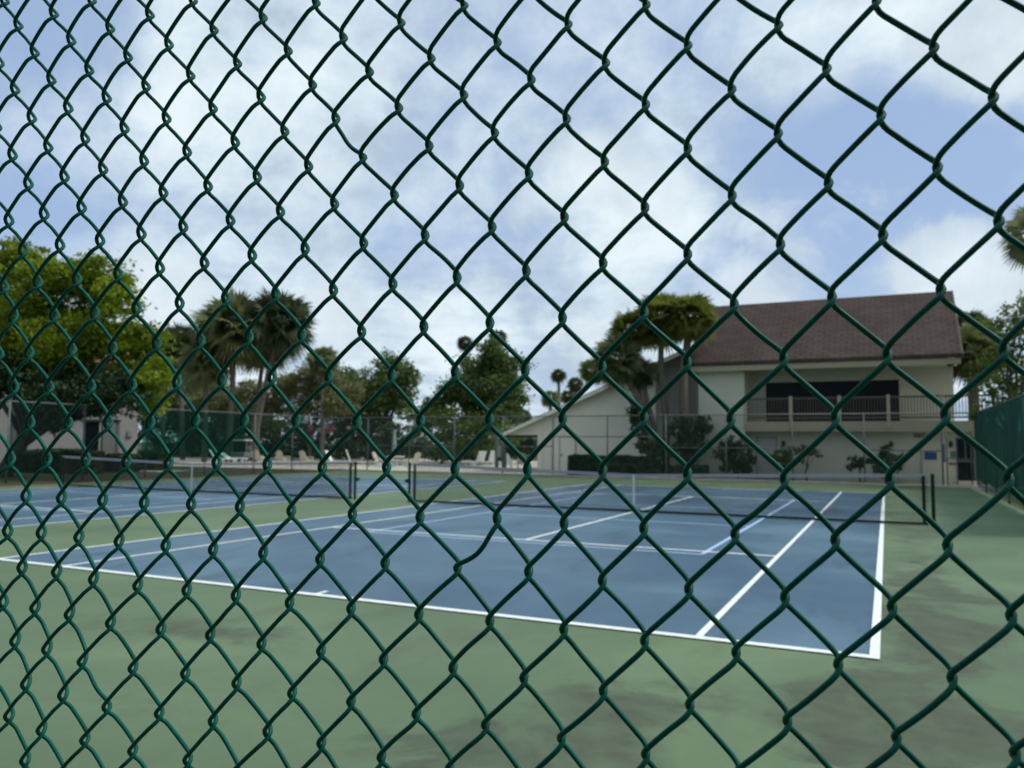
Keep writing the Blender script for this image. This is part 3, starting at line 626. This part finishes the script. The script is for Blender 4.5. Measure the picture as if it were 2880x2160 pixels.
m = MB(); m.prism([(XW0-.17, rz_(XW0-.17)-.16), (XPL, rz_(XPL)-.16), (XPL, rz_(XPL)+.06), (XW0-.17, rz_(XW0-.17)+.06)], YW-.50, YW-.452); part(m, 'wing_rake_board', M_WINGW)
a, b = xs(1576, YW), xs(1618, YW)
wd_ = part(MB().box(a, b, YW-.04, YW-.002, .02, 2.0), 'wing_door', M_WINGW, bevel=.01)
MB_ = local(MB().lathe([(.03,-.06),(.045,-.02),(.045,.02),(.03,.06)], 10, (a+.1, YW-.07, 1.0)), ch).build('handle', M_DARK, wd_)
m = MB(); m.box(a-.05, a, YW-.05, YW-.001, 0, 2.06); m.box(b, b+.05, YW-.05, YW-.001, 0, 2.06); m.box(a, b, YW-.05, YW-.001, 2.0, 2.06); part(m, 'wing_door_frame', M_WALLG)
# open porch under the wing's low end
m = MB(); m.box(XW0+.1, XWL, 46.0, 46.2, 0, 1.0); part(m, 'porch_back_wall', M_WALLG)
part(MB().box(xs(1464,46), xs(1502,46), 45.9, 45.99, zsat(1480,1256,46), zsat(1480,1236,46)), 'porch_screen', M_GLASS)
for px_ in (1398, 1420):
    xx = xs(px_, 36.5); part(MB().box(xx-.09, xx+.09, 36.4, 36.58, 0, 2.1), 'porch_post', M_FPOST)
part(MB().box(xs(1400,36.4), xs(1412,36.4), 36.3, 36.38, zsat(1405,1286,36.4), zsat(1405,1252,36.4)), 'porch_notice', M_WALLG)

# ================================================================== LEFT VILLA behind the big tree
VD = 47.0; vdir = ray(190, 1245); vdir[2] = 0; vdir = vdir/np.linalg.norm(vdir); vpos = CAM + vdir*VD; VRZ = math.atan2(vdir[1], vdir[0]) - PI/2
vb = thing('villa', (vpos[0], vpos[1], 0), 'pale grey villa with a sliding glass door behind the big tree on the left', 'building', None, VRZ)
vax = np.array([math.cos(VRZ), math.sin(VRZ), 0])
def vx(px, py=1245):        # photo column -> position along the villa's front wall
    d = ray(px, py); t = VD/float(d@vdir); return float((CAM + t*d - vpos)@vax)
def vz(px, py): d = ray(px, py); return float(CAM[2] + VD/float(d@vdir)*d[2])
X0_, X1_ = vx(-300), vx(386); a, b, e_ = vx(226), vx(334), vz(270, 1180); VH = 5.7
M_VWALL = stucco('pale_grey_stucco', (.36,.35,.34))
m = MB(); m.box(X0_, a, 0, .3, 0, VH); m.box(b, X1_, 0, .3, 0, VH); m.box(a, b, 0, .3, e_, VH); m.box(X1_-.3, X1_, .3, 9, 0, VH); m.box(X0_, X0_+.3, .3, 9, 0, VH)
m.build('wall', M_VWALL, vb)
m = MB(); m.prismx([(-.6, VH), (4.5, 7.9), (9.6, VH), (9.6, VH+.2), (4.5, 8.2), (-.6, VH+.22)], X0_-.4, X1_+.4); m.build('roof', plain('salmon_roof_tile', (.42,.20,.14), .8, .2, 3), vb)
mid = (a+b)/2
MB().box(a, b, .12, .14, 0, e_).build('sliding_door', M_GLASS, vb)
m = MB()
for xx in (a+.05, mid, b-.05): m.box(xx-.05, xx+.05, .05, .118, 0, e_)
m.box(a+.1, mid-.05, .05, .11, e_-.1, e_); m.box(mid+.05, b-.1, .05, .11, e_-.1, e_); m.build('door_frame', M_VWALL, vb)
MB().box(mid+.12, b-.15, .03, .048, .1, e_-.12).build('door_curtain', plain('grey_curtain', (.20,.20,.20), .8), vb)
MB().box(a-.12, b+.12, -.06, -.003, e_+.01, e_+.25).build('door_lintel', M_VWALL, vb)
for pxp, mt_ in ((36, M_FPOST), (52, M_WOOD), (66, M_WOOD)):
    xx = vx(pxp); MB().box(xx-.06, xx+.06, -.08, -.003, 0, VH).build('downpipe', mt_, vb)
MB().box(vx(364)-.1, vx(364)+.1, -.1, -.002, vz(364,1228), vz(364,1212)).build('wall_lamp', M_WALLG, vb)
# ================================================================== VEGETATION
M_BARK = plain('grey_brown_bark', (.085,.068,.05), .9, .3, 6); M_PBARK = plain('palm_bark', (.115,.095,.072), .9, .3, 9); M_DBARK = plain('dark_bark', (.028,.022,.018), .9, .3, 6)
M_LBRIGHT = leafmat('yellow_green_leaves', (.055,.100,.006), (.160,.235,.010), (.36,.44,.025), .48, .45)
M_LMID = leafmat('mid_green_leaves', (.036,.070,.018), (.078,.135,.034), (.15,.215,.055), .4, .7)
M_LLIGHT = leafmat('light_green_leaves', (.055,.105,.016), (.115,.185,.028), (.21,.28,.045), .42, .8)
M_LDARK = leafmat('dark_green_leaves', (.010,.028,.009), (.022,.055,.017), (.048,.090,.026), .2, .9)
M_LOLIVE = leafmat('olive_leaves', (.095,.115,.045), (.165,.19,.078), (.25,.27,.12), .35, .8)
M_PALM = leafmat('palm_fronds', (.070,.095,.036), (.145,.178,.07), (.27,.29,.13), .48, 1.2)
M_PALMY = leafmat('yellowish_palm_fronds', (.050,.080,.014), (.120,.160,.026), (.28,.28,.06), .48, 1.0)
M_PALMD = leafmat('dark_palm_fronds', (.030,.048,.024), (.068,.095,.044), (.14,.165,.078), .42, 1.0)
M_DEAD = plain('dead_palm_thatch', (.12,.075,.035), .9, .3, 5)
def cards(C, size, aspect=1.7, up=.35):        # diamond leaf clusters at centres C
    n = len(C); d = rng.normal(size=(n,3)); d[:,2] += up*0; d /= np.linalg.norm(d, axis=1)[:,None]
    nn = rng.normal(size=(n,3)); nn[:,2] = np.abs(nn[:,2])+up; b = np.cross(d, nn); b /= np.linalg.norm(b, axis=1)[:,None]+1e-9
    s = size*rng.uniform(.55, 1.35, (n,1)); d = d*s*aspect*.5; b = b*s*.5
    fold = np.cross(d, b); fold /= np.linalg.norm(fold, axis=1)[:,None]+1e-9; fold = fold*s*.16
    return np.stack([C-d, C-b+fold, C+d, C+b+fold], 1).reshape(-1,3)
def clump(c, r, n, sq=.8, sub=.30):
    c = np.asarray(c, float); k = max(6, int(26*min(1.6, r)))
    u = rng.normal(size=(k,3)); u /= np.linalg.norm(u, axis=1)[:,None]; rr = rng.uniform(.45, 1.0, (k,1))
    sc = u*rr*np.array([1,1,sq])*r*rng.uniform(.82,1.12,(k,1))
    w = rng.integers(0, k, n); p = sc[w] + rng.normal(size=(n,3))*np.array([1,1,.62])*r*sub*rng.uniform(.35,1.1,(k,1))[w]
    return c + p
def limbs(m, base, tips, r0, trunk_top):
    base = Vector(tuple(base)); tt = Vector(tuple(trunk_top))
    mid_ = (base+tt)/2 + Vector((random.uniform(-.15,.15), random.uniform(-.15,.15), 0))
    m.tube([base-Vector((0,0,.25)), base+(mid_-base)*.25, mid_, tt], [r0*1.35, r0*1.05, r0*.88, r0*.72], 10)
    for tp in tips:
        tp = Vector(tuple(tp)); q = tt+(tp-tt)*.5+Vector((random.uniform(-.3,.3), random.uniform(-.3,.3), random.uniform(0,.5)))
        m.tube([tt-Vector((0,0,.1)), tt+(q-tt)*.45, q, tp], [r0*.6, r0*.42, r0*.28, r0*.09], 6)
def tree(name, label, group, Y, base_px, clumps, leaf, size, dens, trunk_r=.22, trunk_h=.38, bark=None, spread=.8, cat='tree', aspect=1.7):
    """clumps: (px, py, r_px[, depth shift in m]) seen at distance plane Y"""
    sc = pxm(Y, *base_px); b = at(base_px[0], base_px[1], Y); b[2] = 0
    root = thing(name, b, label, cat, group)
    P = []; tips = []
    for cl in clumps:
        px, py, rp = cl[:3]; dy = cl[3] if len(cl) > 3 else random.uniform(-spread, spread)*rp*sc
        c = at(px, py, Y+dy); r = rp*sc*(Y+dy-CAM[1])/(Y-CAM[1]); tips.append(c)
        P.append(clump(c, r, int(dens*r*r)))
    P = np.concatenate(P) - b; P = P[P[:,2] > .08]
    mesh_quads('crown', cards(P, size, aspect), 4, leaf, root)
    m = MB(); top = np.mean(tips, 0)*.35 + b*.65; top[2] = max(.5, min(t_[2] for t_ in tips)*trunk_h + .3)
    limbs(m, b, tips, trunk_r, top); local(m, root).build('trunk', bark or M_BARK, root, smooth=True)
    return root
# --- the big yellow-green tree on the left
tree('shade_tree', 'big bright yellow-green shade tree at the left edge, spreading over the villa', None, 16.5,
     (8,1300), [(40,760,95),(150,780,80),(270,770,70),(-60,840,120),(330,850,62),(225,850,85),(90,890,110),(390,960,65),(300,950,95),(180,970,110),(60,1000,95),(-80,980,120),(430,1050,50),(370,1070,75),(420,1120,45),(60,720,60),(330,790,40)],
     M_LBRIGHT, .12, 1700, .30, .45, M_DBARK)
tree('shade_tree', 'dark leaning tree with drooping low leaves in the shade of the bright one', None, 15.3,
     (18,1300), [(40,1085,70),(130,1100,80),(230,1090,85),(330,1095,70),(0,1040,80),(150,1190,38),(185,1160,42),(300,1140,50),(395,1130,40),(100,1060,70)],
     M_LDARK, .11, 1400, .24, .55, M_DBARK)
# --- palms
def palm_mesh(R, nf, mat_name, droop=.55, seed=0, leaflets=26, flat=False, lowcut=-.55):
    r_ = np.random.default_rng(seed); Q = []
    for i in range(nf):
        az = 2*PI*(i*0.618034) + r_.uniform(-.2,.2); zc = 1 - (1-lowcut)*((i+.5)/nf); el = math.asin(max(-.98, min(.98, zc)))
        d = np.array([math.cos(az)*math.cos(el), math.sin(az)*math.cos(el), math.sin(el)])
        tw = r_.uniform(-1.25,1.25); L = R*r_.uniform(.85,1.12); pet = L*r_.uniform(.30,.48); P0 = d*.08
        P1 = d*pet + np.array([0,0,-droop*pet*.18])
        side = np.cross(d, [0,0,1.0]); side /= np.linalg.norm(side)+1e-9; nrm = np.cross(side, d)
        side, nrm = side*math.cos(tw)+nrm*math.sin(tw), nrm*math.cos(tw)-side*math.sin(tw)
        w = .018*R
        Q += [P0-side*w, P0+side*w, P1+side*w*.7, P1-side*w*.7]
        fl = L-pet
        for k in range(leaflets):
            a = (k/(leaflets-1)-.5)*2*1.85
            ll = fl*(1.0-.22*abs(a)/1.85)*r_.uniform(.85,1.1)
            dir_ = d*math.cos(a) + side*math.sin(a); fold = -abs(math.sin(a))*.28
            mid_ = P1 + dir_*ll*.55 + nrm*fold*ll*.4 + np.array([0,0,-droop*ll*.10])
            tip = P1 + dir_*ll*.96 + nrm*fold*ll*.5 + np.array([0,0,-droop*ll*(.42+.25*r_.random())])
            ws = np.cross(dir_, nrm); ws /= np.linalg.norm(ws)+1e-9; wl = ll*.045
            Q += [P1, mid_+ws*wl, tip, mid_-ws*wl]
    return np.array(Q)
def palm(label, group, Y, crown_px, R_px, base_px, mat, seed, nf=46, trunk_px=None, tr=.16, skirt=True, name='cabbage_palm', droop=.42, lowcut=-.92):
    sc = pxm(Y, *crown_px); c = at(crown_px[0], crown_px[1], Y); b = at(base_px[0], base_px[1], Y); b[2] = 0
    root = thing(name, b, label, 'palm tree', group); R = R_px*sc*1.12; nf = int(nf*1.1)
    o = mesh_quads('crown', palm_mesh(R, nf, '', droop, seed, lowcut=lowcut), 4, mat, root); o.location = tuple(c-b); o.rotation_euler.z = seed*1.3
    pts = [b-np.array([0,0,.3])]
    for q in (trunk_px or []): pts.append(at(q[0], q[1], Y))
    pts += [c - np.array([0,0,R*.05])]
    if len(pts) == 2: pts.insert(1, (pts[0]+pts[1])/2 + np.array([.08,0,0]))
    m = MB(); P2 = []
    for a, e in zip(pts[:-1], pts[1:]):
        for k in range(5): P2.append(a+(e-a)*k/5)
    P2.append(pts[-1]); n = len(P2)
    m.tube(P2, [tr*(1.18-.25*i/n)*(1+.05*math.sin(i*2.4)) for i in range(n)], 10)
    local(m, root).build('trunk', M_PBARK, root, smooth=True)
    if skirt:
        q = palm_mesh(R*.62, 16, '', 1.6, seed+50, 14, lowcut=-.5); q[:,2] = -np.abs(q[:,2])*.9 - R*.05; q[:,:2] *= .42
        s_ = mesh_quads('dead_skirt', q, 4, M_DEAD, root); s_.location = tuple(c-b)
    return root
G1 = 'cabbage palms on the left'; G2 = 'cabbage palms before the clubhouse'; G3 = 'thin fan palms far behind'
palm('large olive cabbage palm, left of the pair that tops the left palm group', G1, 40, (652,918), 118, (640,1270), M_PALM, 1, 70, [(655,1100)], .2)
palm('taller dark cabbage palm, right of the pair, with leaning trunk', G1, 42, (785,905), 108, (716,1265), M_PALMD, 2, 60, [(725,1190),(752,1060)], .2)
palm('low olive palm under the pair of tall palms on the left', G1, 44, (745,960), 92, (700,1265), M_PALM, 3, 50, None, .18)
palm('shaded palm between the big bright tree and the tall palms', G1, 43, (505,985), 85, (515,1270), M_PALMD, 4, 46, None, .18)
palm('dark palm low behind the bright tree at its right edge', G1, 46, (455,1015), 70, (460,1270), M_PALMD, 5, 40, None, .18)
palm('small olive palm crown right of the tall dark palm', G1, 47, (905,1010), 50, (905,1270), M_PALM, 6, 40, None, .15)
palm('palm trunk and drooping olive crown at the edge of the left palms', G1, 39, (580,1010), 80, (575,1270), M_PALM, 7, 46, None, .19)
# clubhouse palms
Yc = 31.9
palm('tallest yellow-green cabbage palm in the middle of the clubhouse group', G2, Yc+.3, (1860,890), 88, (1875,1325), M_PALMY, 11, 60, [(1872,1180),(1858,1060)], .15)
palm('cabbage palm against the roof edge, right of the tallest one', G2, Yc, (1942,888), 80, (1922,1325), M_PALMY, 12, 54, [(1925,1180),(1922,1050)], .19)
palm('cabbage palm with gaps in its crown, left of the tallest one', G2, Yc+.6, (1776,925), 72, (1850,1325), M_PALMY, 13, 46, [(1830,1200),(1790,1080)], .14)
palm('leaning cabbage palm with low crown hanging over the sloping wing roof', G2, Yc-.3, (1736,1008), 82, (1836,1325), M_PALM, 14, 52, [(1832,1230),(1800,1130),(1765,1060)], .17)
palm('small shaded palm crown in front of the wing, right of the leaning palm', G2, Yc, (1800,1045), 56, (1845,1325), M_PALMD, 15, 30, [(1840,1200)], .12, False)
palm('pale lime palm fronds at the left of the leaning palm', G2, Yc+.2, (1668,1040), 44, (1832,1325), M_LLIGHT, 16, 30, [(1828,1250),(1770,1120),(1710,1070)], .08, False)
# far thin palms
for lb, cp, R_, bp, Y_, s_ in [('lone fan palm head above the dome tree, leftmost of the far palms', (1308,962), 26, (1310,1250), 66, 21), ('fan palm head rising behind the top of the dome tree', (1400,945), 30, (1405,1250), 64, 22),
        ('tall slim fan palm with bare trunk, left of the two over the wing', (1571,1052), 25, (1572,1250), 70, 23), ('shorter slim fan palm close to the wing roof line', (1618,1078), 27, (1620,1250), 66, 24),
        ('bushy fan palm low behind the tip of the wing', (1548,1118), 30, (1545,1250), 60, 25), ('hazy palm tuft behind the wing roof, rightmost of the low far ones', (1596,1112), 24, (1598,1250), 72, 26), ('small palm tuft beside the low end of the wing roof', (1472,1165), 28, (1475,1250), 58, 27)]:
    palm(lb, G3, Y_, cp, R_, bp, M_PALMD if s_ != 25 else M_PALM, s_, 34, None, .16, True, 'fan_palm', .7)
# right edge palms
palm('shaggy pale cabbage palm directly right of the clubhouse roof', None, 40, (2738,985), 98, (2735,1280), M_PALM, 31, 60, None, .2)
palm('darker cabbage palm top behind the shaggy one at the right', None, 44, (2722,925), 66, (2735,1280), M_PALMD, 32, 46, None, .2)
palm('near palm at the right edge, only its hanging frond tips in view', None, 16, (2925,650), 118, (2975,1400), M_PALM, 33, 20, None, .2, False)
tree('feathery_tree', 'loose feathery tree with sky showing through at the right edge', None, 30, (2850,1300),
     [(2830,920,55),(2870,870,60),(2800,1010,50),(2860,990,70),(2920,920,80),(2780,1080,55),(2840,1090,60),(2900,1060,70),(2760,1150,40),(2820,1140,50),(2930,830,50)], M_LLIGHT, .10, 620, .16, .5)
# --- broadleaf trees of the middle
GB = 'trees beyond the pool deck'
tree('broadleaf_tree', 'tall dome shaped tree in the middle with light green lower leaves', GB, 50, (1370,1290),
     [(1375,985,42),(1350,1030,55),(1420,1040,58),(1385,1090,75),(1310,1090,60),(1270,1110,45),(1440,1110,48),(1230,1140,42),(1340,1140,65),(1420,1160,55),(1205,1160,30),(1400,1010,45)], M_LMID, .15, 1050, .3, .4)
tree('broadleaf_tree', 'round headed dark tree left of the dome shaped tree', GB, 54, (1085,1290),
     [(1100,1030,50),(1060,1070,52),(1135,1075,42),(1085,1110,60),(1030,1110,45),(1120,1130,48),(1060,1150,50),(1155,1050,25)], M_LMID, .16, 850, .28, .42, M_DBARK)
tree('broadleaf_tree', 'bright leaved low tree between the round tree and the dome tree', GB, 47, (1240,1290),
     [(1220,1180,42),(1270,1190,50),(1330,1200,50),(1190,1210,38),(1250,1235,45),(1310,1250,42),(1380,1215,50),(1430,1230,42),(1360,1265,38),(1160,1165,30)], M_LLIGHT, .14, 900, .16, .3)
tree('olive_tree', 'pale olive feathery tree behind the leaning palm trunk', GB, 49, (870,1285),
     [(860,1070,62),(930,1085,55),(800,1095,55),(900,1135,62),(830,1150,55),(960,1130,48),(760,1140,45),(700,1100,42),(990,1100,35)], M_LOLIVE, .13, 1050, .18, .35)
tree('olive_tree', 'pale olive bush-like tree among the left palm trunks', GB, 48, (640,1285),
     [(620,1110,55),(680,1130,50),(570,1130,45),(640,1170,50),(720,1160,42),(540,1100,40)], M_LOLIVE, .13, 1050, .16, .35)
tree('broadleaf_tree', 'dark thicket tree filling the gap behind the left palm trunks', GB, 51, (540,1285),
     [(470,1050,60),(540,1090,58),(430,1120,58),(600,1140,55),(660,1180,52),(520,1160,58),(400,1060,48),(380,1130,50),(740,1190,48),(590,1060,45)], M_LMID, .16, 700, .2, .4, M_DBARK)
tree('broadleaf_tree', 'dark green tree right behind the olive tree', GB, 57, (1000,1285),
     [(960,1060,48),(1000,1090,52),(930,1100,45),(1020,1150,48),(970,1160,50),(1060,1190,42)], M_LMID, .16, 800, .22, .4, M_DBARK)
for lb, bx, cl, mt_, Y_ in [('dark hedge mass behind the loungers on the left', 560, [(430,1215,50),(500,1200,55),(560,1220,55),(620,1225,50),(470,1265,45),(540,1270,45),(610,1270,40),(400,1170,45),(455,1120,50)], M_LDARK, 52),
        ('dark hedge mass behind the pale slatted chairs', 790, [(680,1215,48),(740,1220,50),(800,1215,52),(860,1225,50),(700,1270,40),(770,1270,42),(840,1270,42),(900,1265,40)], M_LDARK, 53),
        ('dark hedge mass behind the closed parasol', 1050, [(930,1215,48),(990,1225,50),(1050,1220,52),(1110,1225,50),(960,1270,42),(1030,1270,42),(1100,1270,42),(1150,1260,40)], M_LDARK, 52),
        ('dark hedge mass behind the two white sun loungers', 1290, [(1190,1260,42),(1240,1275,40),(1290,1270,44),(1340,1275,42),(1390,1260,44),(1430,1265,40),(1470,1250,40),(1500,1260,38)], M_LDARK, 53)]:
    tree('dense_shrub', lb, 'dark shrubs behind the pool deck', Y_, (bx,1292), cl, mt_, .15, 650, .08, .3, M_DBARK, .5, 'shrub')
tree('flowering_shrub', 'shrub with salmon pink flower clusters against the dark hedge', None, 49, (930,1292), [(876,1203,9,-.6),(915,1198,13,-.7),(936,1200,12,-.6),(985,1204,8,-.5),(925,1212,10,-.6)], plain('salmon_petals', (.52,.22,.19), .7, .15, 4), .12, 900, .05, .5, M_DBARK, .3, 'shrub')
# --- planting along the clubhouse wall
def shrub(label, Y, base, cl, mat, size=.10, dens=900, name='shrub', group=None, aspect=2.4):
    return tree(name, label, group, Y, base, cl, mat, size, dens, .035, .4, M_DBARK, .5, 'shrub', aspect)
shrub('ivy hung palm trunk base, leaves climbing the leaning trunk', 31.6, (1832,1325), [(1790,1160,26),(1798,1195,28),(1808,1225,26),(1818,1255,26),(1840,1250,28),(1850,1280,28),(1830,1290,24),(1870,1270,24)], M_LDARK, .13)
shrub('tall broad leaved plant right of the ivy hung trunk', 31.7, (1930,1330), [(1900,1205,26),(1935,1195,30),(1965,1185,22),(1925,1235,32),(1960,1225,26),(1990,1205,18),(1905,1260,26),(1945,1270,28),(1980,1250,16)], M_LDARK, .17, 500)
shrub('round dark shrub against the clubhouse pier', 31.8, (2075,1335), [(2060,1250,24),(2090,1250,26),(2040,1275,26),(2075,1285,32),(2100,1290,24),(2050,1310,26),(2090,1315,26),(2030,1255,16)], M_LDARK, .14, 700)
shrub('sparse shrub beside the grey ground floor door', 32.0, (2205,1335), [(2200,1272,24),(2215,1290,22),(2190,1290,20),(2225,1262,14),(2205,1310,14)], M_LMID, .12, 600)
shrub('thin bare stemmed shrub right of the grey door', 32.0, (2270,1335), [(2262,1265,16),(2285,1272,20),(2300,1280,14),(2240,1270,12),(2255,1300,9)], M_LMID, .11, 480)
shrub('low rounded shrub behind the net band, left of the taller one', 31.8, (2420,1340), [(2405,1300,18),(2425,1308,20),(2395,1315,14),(2440,1295,14)], M_LDARK, .12, 700)
shrub('taller shrub under the right wall sconce', 31.9, (2490,1340), [(2500,1272,20),(2480,1295,26),(2515,1300,26),(2495,1320,28),(2470,1320,18),(2530,1290,16),(2490,1262,12)], M_LDARK, .13, 700)
# clipped hedges
def hedge(label, x0, x1, y0, y1, h, mat, size=.09, dens=520):
    root = thing('hedge', ((x0+x1)/2, (y0+y1)/2, 0), label, 'hedge', None)
    L, D_ = x1-x0, y1-y0; P = []
    for (a, b, n) in ((L, h, int(L*h*dens)), (D_, h, int(D_*h*dens)), (L, D_, int(L*D_*dens))):
        for sgn in (-1, 1):
            u = rng.uniform(-.5,.5,n)*a; w = rng.uniform(0,1,n)*b; o = np.abs(rng.normal(size=n))*.06
            if (a, b) == (L, h) : p = np.stack([u, sgn*(D_/2-o+.03*np.sin(u*5)), w], 1)
            elif (a, b) == (D_, h): p = np.stack([sgn*(L/2-o), u, w], 1)
            else: p = np.stack([u, w-D_/2, h-o+.04*np.sin(u*3.1)+.03*np.sin(u*9)], 1)
            P.append(p)
    mesh_quads('foliage', cards(np.concatenate(P), size, 1.6), 4, mat, root)
    MB().box(-L/2+.12, L/2-.12, -D_/2+.12, D_/2-.12, -.05, h-.12).build('inner_twigs', M_DBARK, root)
    return root
q0, q1 = at(1606,1283,32.4), at(1800,1283,32.4)
hedge('clipped box hedge before the wing wall, next to its door', q0[0], q1[0]+.6, 31.9, 32.9, 1.02, M_LDARK)
q0, q1 = at(1800,1312,31.5), at(1990,1312,31.5)
hedge('lower hedge along the foot of the clubhouse palms', q0[0]-2.6, q1[0], 31.0, 31.8, .62, M_LDARK)
for lb, a, b, Y_, hh in [('dark hedge block below the villa wall, at the left edge', -40, 92, 18.5, 1.05), ('dark hedge block below the villa wall, between the fence posts', 98, 235, 18.7, 1.1), ('dark low hedge in front of the sliding door', 250, 345, 21.5, .85), ('dark hedge at the right corner of the villa', 352, 440, 24, 1.0)]:
    q0, q1 = at(a,1290,Y_), at(b,1290,Y_); hedge(lb, q0[0], q1[0], Y_, Y_+1.1, hh, M_LDARK, .12, 300)

# added unseen hedge behind the viewer, blocking sky light from the near fence
hedge('added tall dark hedge behind the viewer, outside the picture, shading the near fence', -6, 20, -11.6, -10.2, 5.2, M_LDARK, .30, 60)

# ================================================================== POOL FURNITURE (small, beyond the end fence)
M_PLW = plain('white_resin', (.74,.74,.72), .45, .05, 3); M_PLB = plain('beige_resin', (.52,.48,.39), .5, .08, 3); M_GREYF = plain('grey_umbrella_cloth', (.22,.27,.25), .8, .1)
def lounger(loc, rz, label, mat, back=62):
    r = thing('sun_lounger', loc, label, 'sun lounger', 'sun loungers by the pool', rz)
    m = MB(); m.box(-.32,.32,-.1,1.35,.30,.36)
    m.build('seat', mat, r, bevel=.015)
    a = rad(back); m = MB(); L = .85; c_, s_ = math.cos(a), math.sin(a); th = .05
    m.prismx([(-.1,.33),(-.1-c_*L,.33+s_*L),(-.1-c_*L-th*s_,.33+s_*L-th*c_),(-.1-th*s_,.33-th*c_)], -.32, .32)
    m.build('backrest', mat, r, bevel=.015)
    for sx in (-.27,.27):
        for yy in (.05, 1.2): MB().box(sx-.03,sx+.03,yy-.03,yy+.03,-.012,.30).build('leg', mat, r)
    return r
def slat_chair(loc, rz, label, mat):
    r = thing('garden_chair', loc, label, 'chair', 'slat backed garden chairs', rz)
    m = MB(); m.add([(-.28,-.3,.40),(.28,-.3,.40),(.28,.25,.30),(-.28,.25,.30),(-.28,-.3,.36),(.28,-.3,.36),(.28,.25,.26),(-.28,.25,.26)], [(0,1,2,3),(7,6,5,4),(0,4,5,1),(1,5,6,2),(2,6,7,3),(3,7,4,0)]); m.build('seat', mat, r)
    m = MB()
    for k in range(5):
        x = -.24+.12*k; h = 1.02-.03*abs(k-2)**1.6
        m.add([(x-.05,.22,.28),(x+.05,.22,.28),(x+.05,.50,h),(x-.05,.50,h),(x-.05,.25,.28),(x+.05,.25,.28),(x+.05,.53,h),(x-.05,.53,h)], [(0,1,2,3),(7,6,5,4),(0,4,5,1),(1,5,6,2),(2,6,7,3),(3,7,4,0)])
    m.build('backrest', mat, r)
    for sx in (-.36,.30): MB().box(sx,sx+.07,-.34,.34,.54,.57).build('arm', mat, r)
    for sx in (-.34,.30):
        for yy in (-.30,.25): MB().box(sx,sx+.05,yy,yy+.06,-.012,.54).build('leg', mat, r)
    return r
def put(px, Y): q = at(px, 1300, Y); return (q[0], q[1], 0)
lounger(put(1346,42), rad(62), 'bright white sun lounger with raised back, left of the two by the porch', M_PLW)
lounger(put(1381,42), rad(62), 'bright white sun lounger with raised back, right of the two by the porch', M_PLW, 70)
lounger(put(938,37), rad(-70), 'white sun lounger behind the farther net post, turned to the right', M_PLW, 60)
lounger(put(990,37.5), rad(-60), 'greyish white sun lounger just right of the one behind the net post', plain('grey_white_resin', (.46,.46,.44), .5, .06), 70)
lounger(put(612,36), rad(-60), 'white sun lounger near the leaning palm trunk on the left', M_PLW, 58)
slat_chair(put(796,38), rad(180), 'beige slatted garden chair, left of the pair before the hedge', M_PLB)
slat_chair(put(862,38), rad(176), 'beige slatted garden chair, right of the pair before the hedge', M_PLB)
slat_chair(put(1438,40), rad(160), 'pale slatted chair under the porch end of the wing', M_PLW)
slat_chair(put(1470,41), rad(200), 'grey pale chair deeper in the porch', M_PLB)
slat_chair(put(728,39), rad(190), 'beige chair half behind the leaning palm trunk', M_PLB)
tb = thing('patio_table', put(1112,38), 'round white patio table below the closed parasol', 'table')
MB().lathe([(.02,.66),(.62,.665),(.64,.69),(.62,.715),(.02,.72)], 24).build('table_top', M_PLW, tb, smooth=True)
for k in range(4):
    a = PI/4+k*PI/2; MB().tube([(.5*math.cos(a),.5*math.sin(a),-.012),(.42*math.cos(a),.42*math.sin(a),.66)], .025, 8).build('leg', M_PLW, tb)
slat_chair(put(1070,38), rad(100), 'beige chair left of the white patio table', M_PLB); slat_chair(put(1160,38), rad(-100), 'beige chair right of the white patio table', M_PLB)
um = thing('patio_parasol', put(1108,39.3), 'tall closed grey parasol standing by the patio table', 'parasol')
MB().tube([(0,0,.05),(0,0,2.55)], .025, 8).build('pole', M_STEEL, um); MB().lathe([(.28,-.012),(.28,.05),(.05,.09)], 20).build('base', M_CONC, um)
MB().lathe([(.05,.95),(.17,1.05),(.15,1.6),(.10,2.2),(.04,2.5),(.01,2.55)], 14).build('canopy', M_GREYF, um, smooth=True)
# small parked utility cart
gc = thing('utility_cart', put(682,41), 'small grey utility cart with a white canopy parked by the palms', 'cart', None, rad(25))
MB().box(-.62,.62,-1.0,1.0,1.68,1.76).build('canopy', M_PLW, gc, bevel=.03)
MB().box(-.60,.60,-1.1,1.1,.32,.78).build('body', plain('grey_cart_body', (.16,.17,.17), .4, .1), gc, bevel=.06)
MB().box(-.52,.52,-.2,.35,.78,.92).build('seat', M_DARK, gc, bevel=.03); MB().box(-.52,.52,.35,.45,.78,1.25).build('seat_back', M_GREYF, gc, bevel=.02)
MB().add([(-.56,-.78,.78),(.56,-.78,.78),(.56,-.62,1.66),(-.56,-.62,1.66)], [(0,1,2,3)]).build('windscreen', M_GLASS, gc)
for sx in (-.56,.56):
    for yy in (-.85,.85): MB().tube([(sx,yy,.75),(sx,yy*.9,1.68)], .02, 8).build('canopy_post', M_STEEL, gc)
    for yy in (-.72,.72):
        w_ = MB().lathe([(.10,-.09),(.25,-.08),(.27,0),(.25,.08),(.10,.09)], 18); w_.v = [(z+sx, x+yy, y+.26) for x, y, z in w_.v]; w_.build('wheel', M_DARK, gc, smooth=True)
MB_ = lounger(put(648,39), rad(-80), 'white low lounger in front of the utility cart', M_PLW, 30)
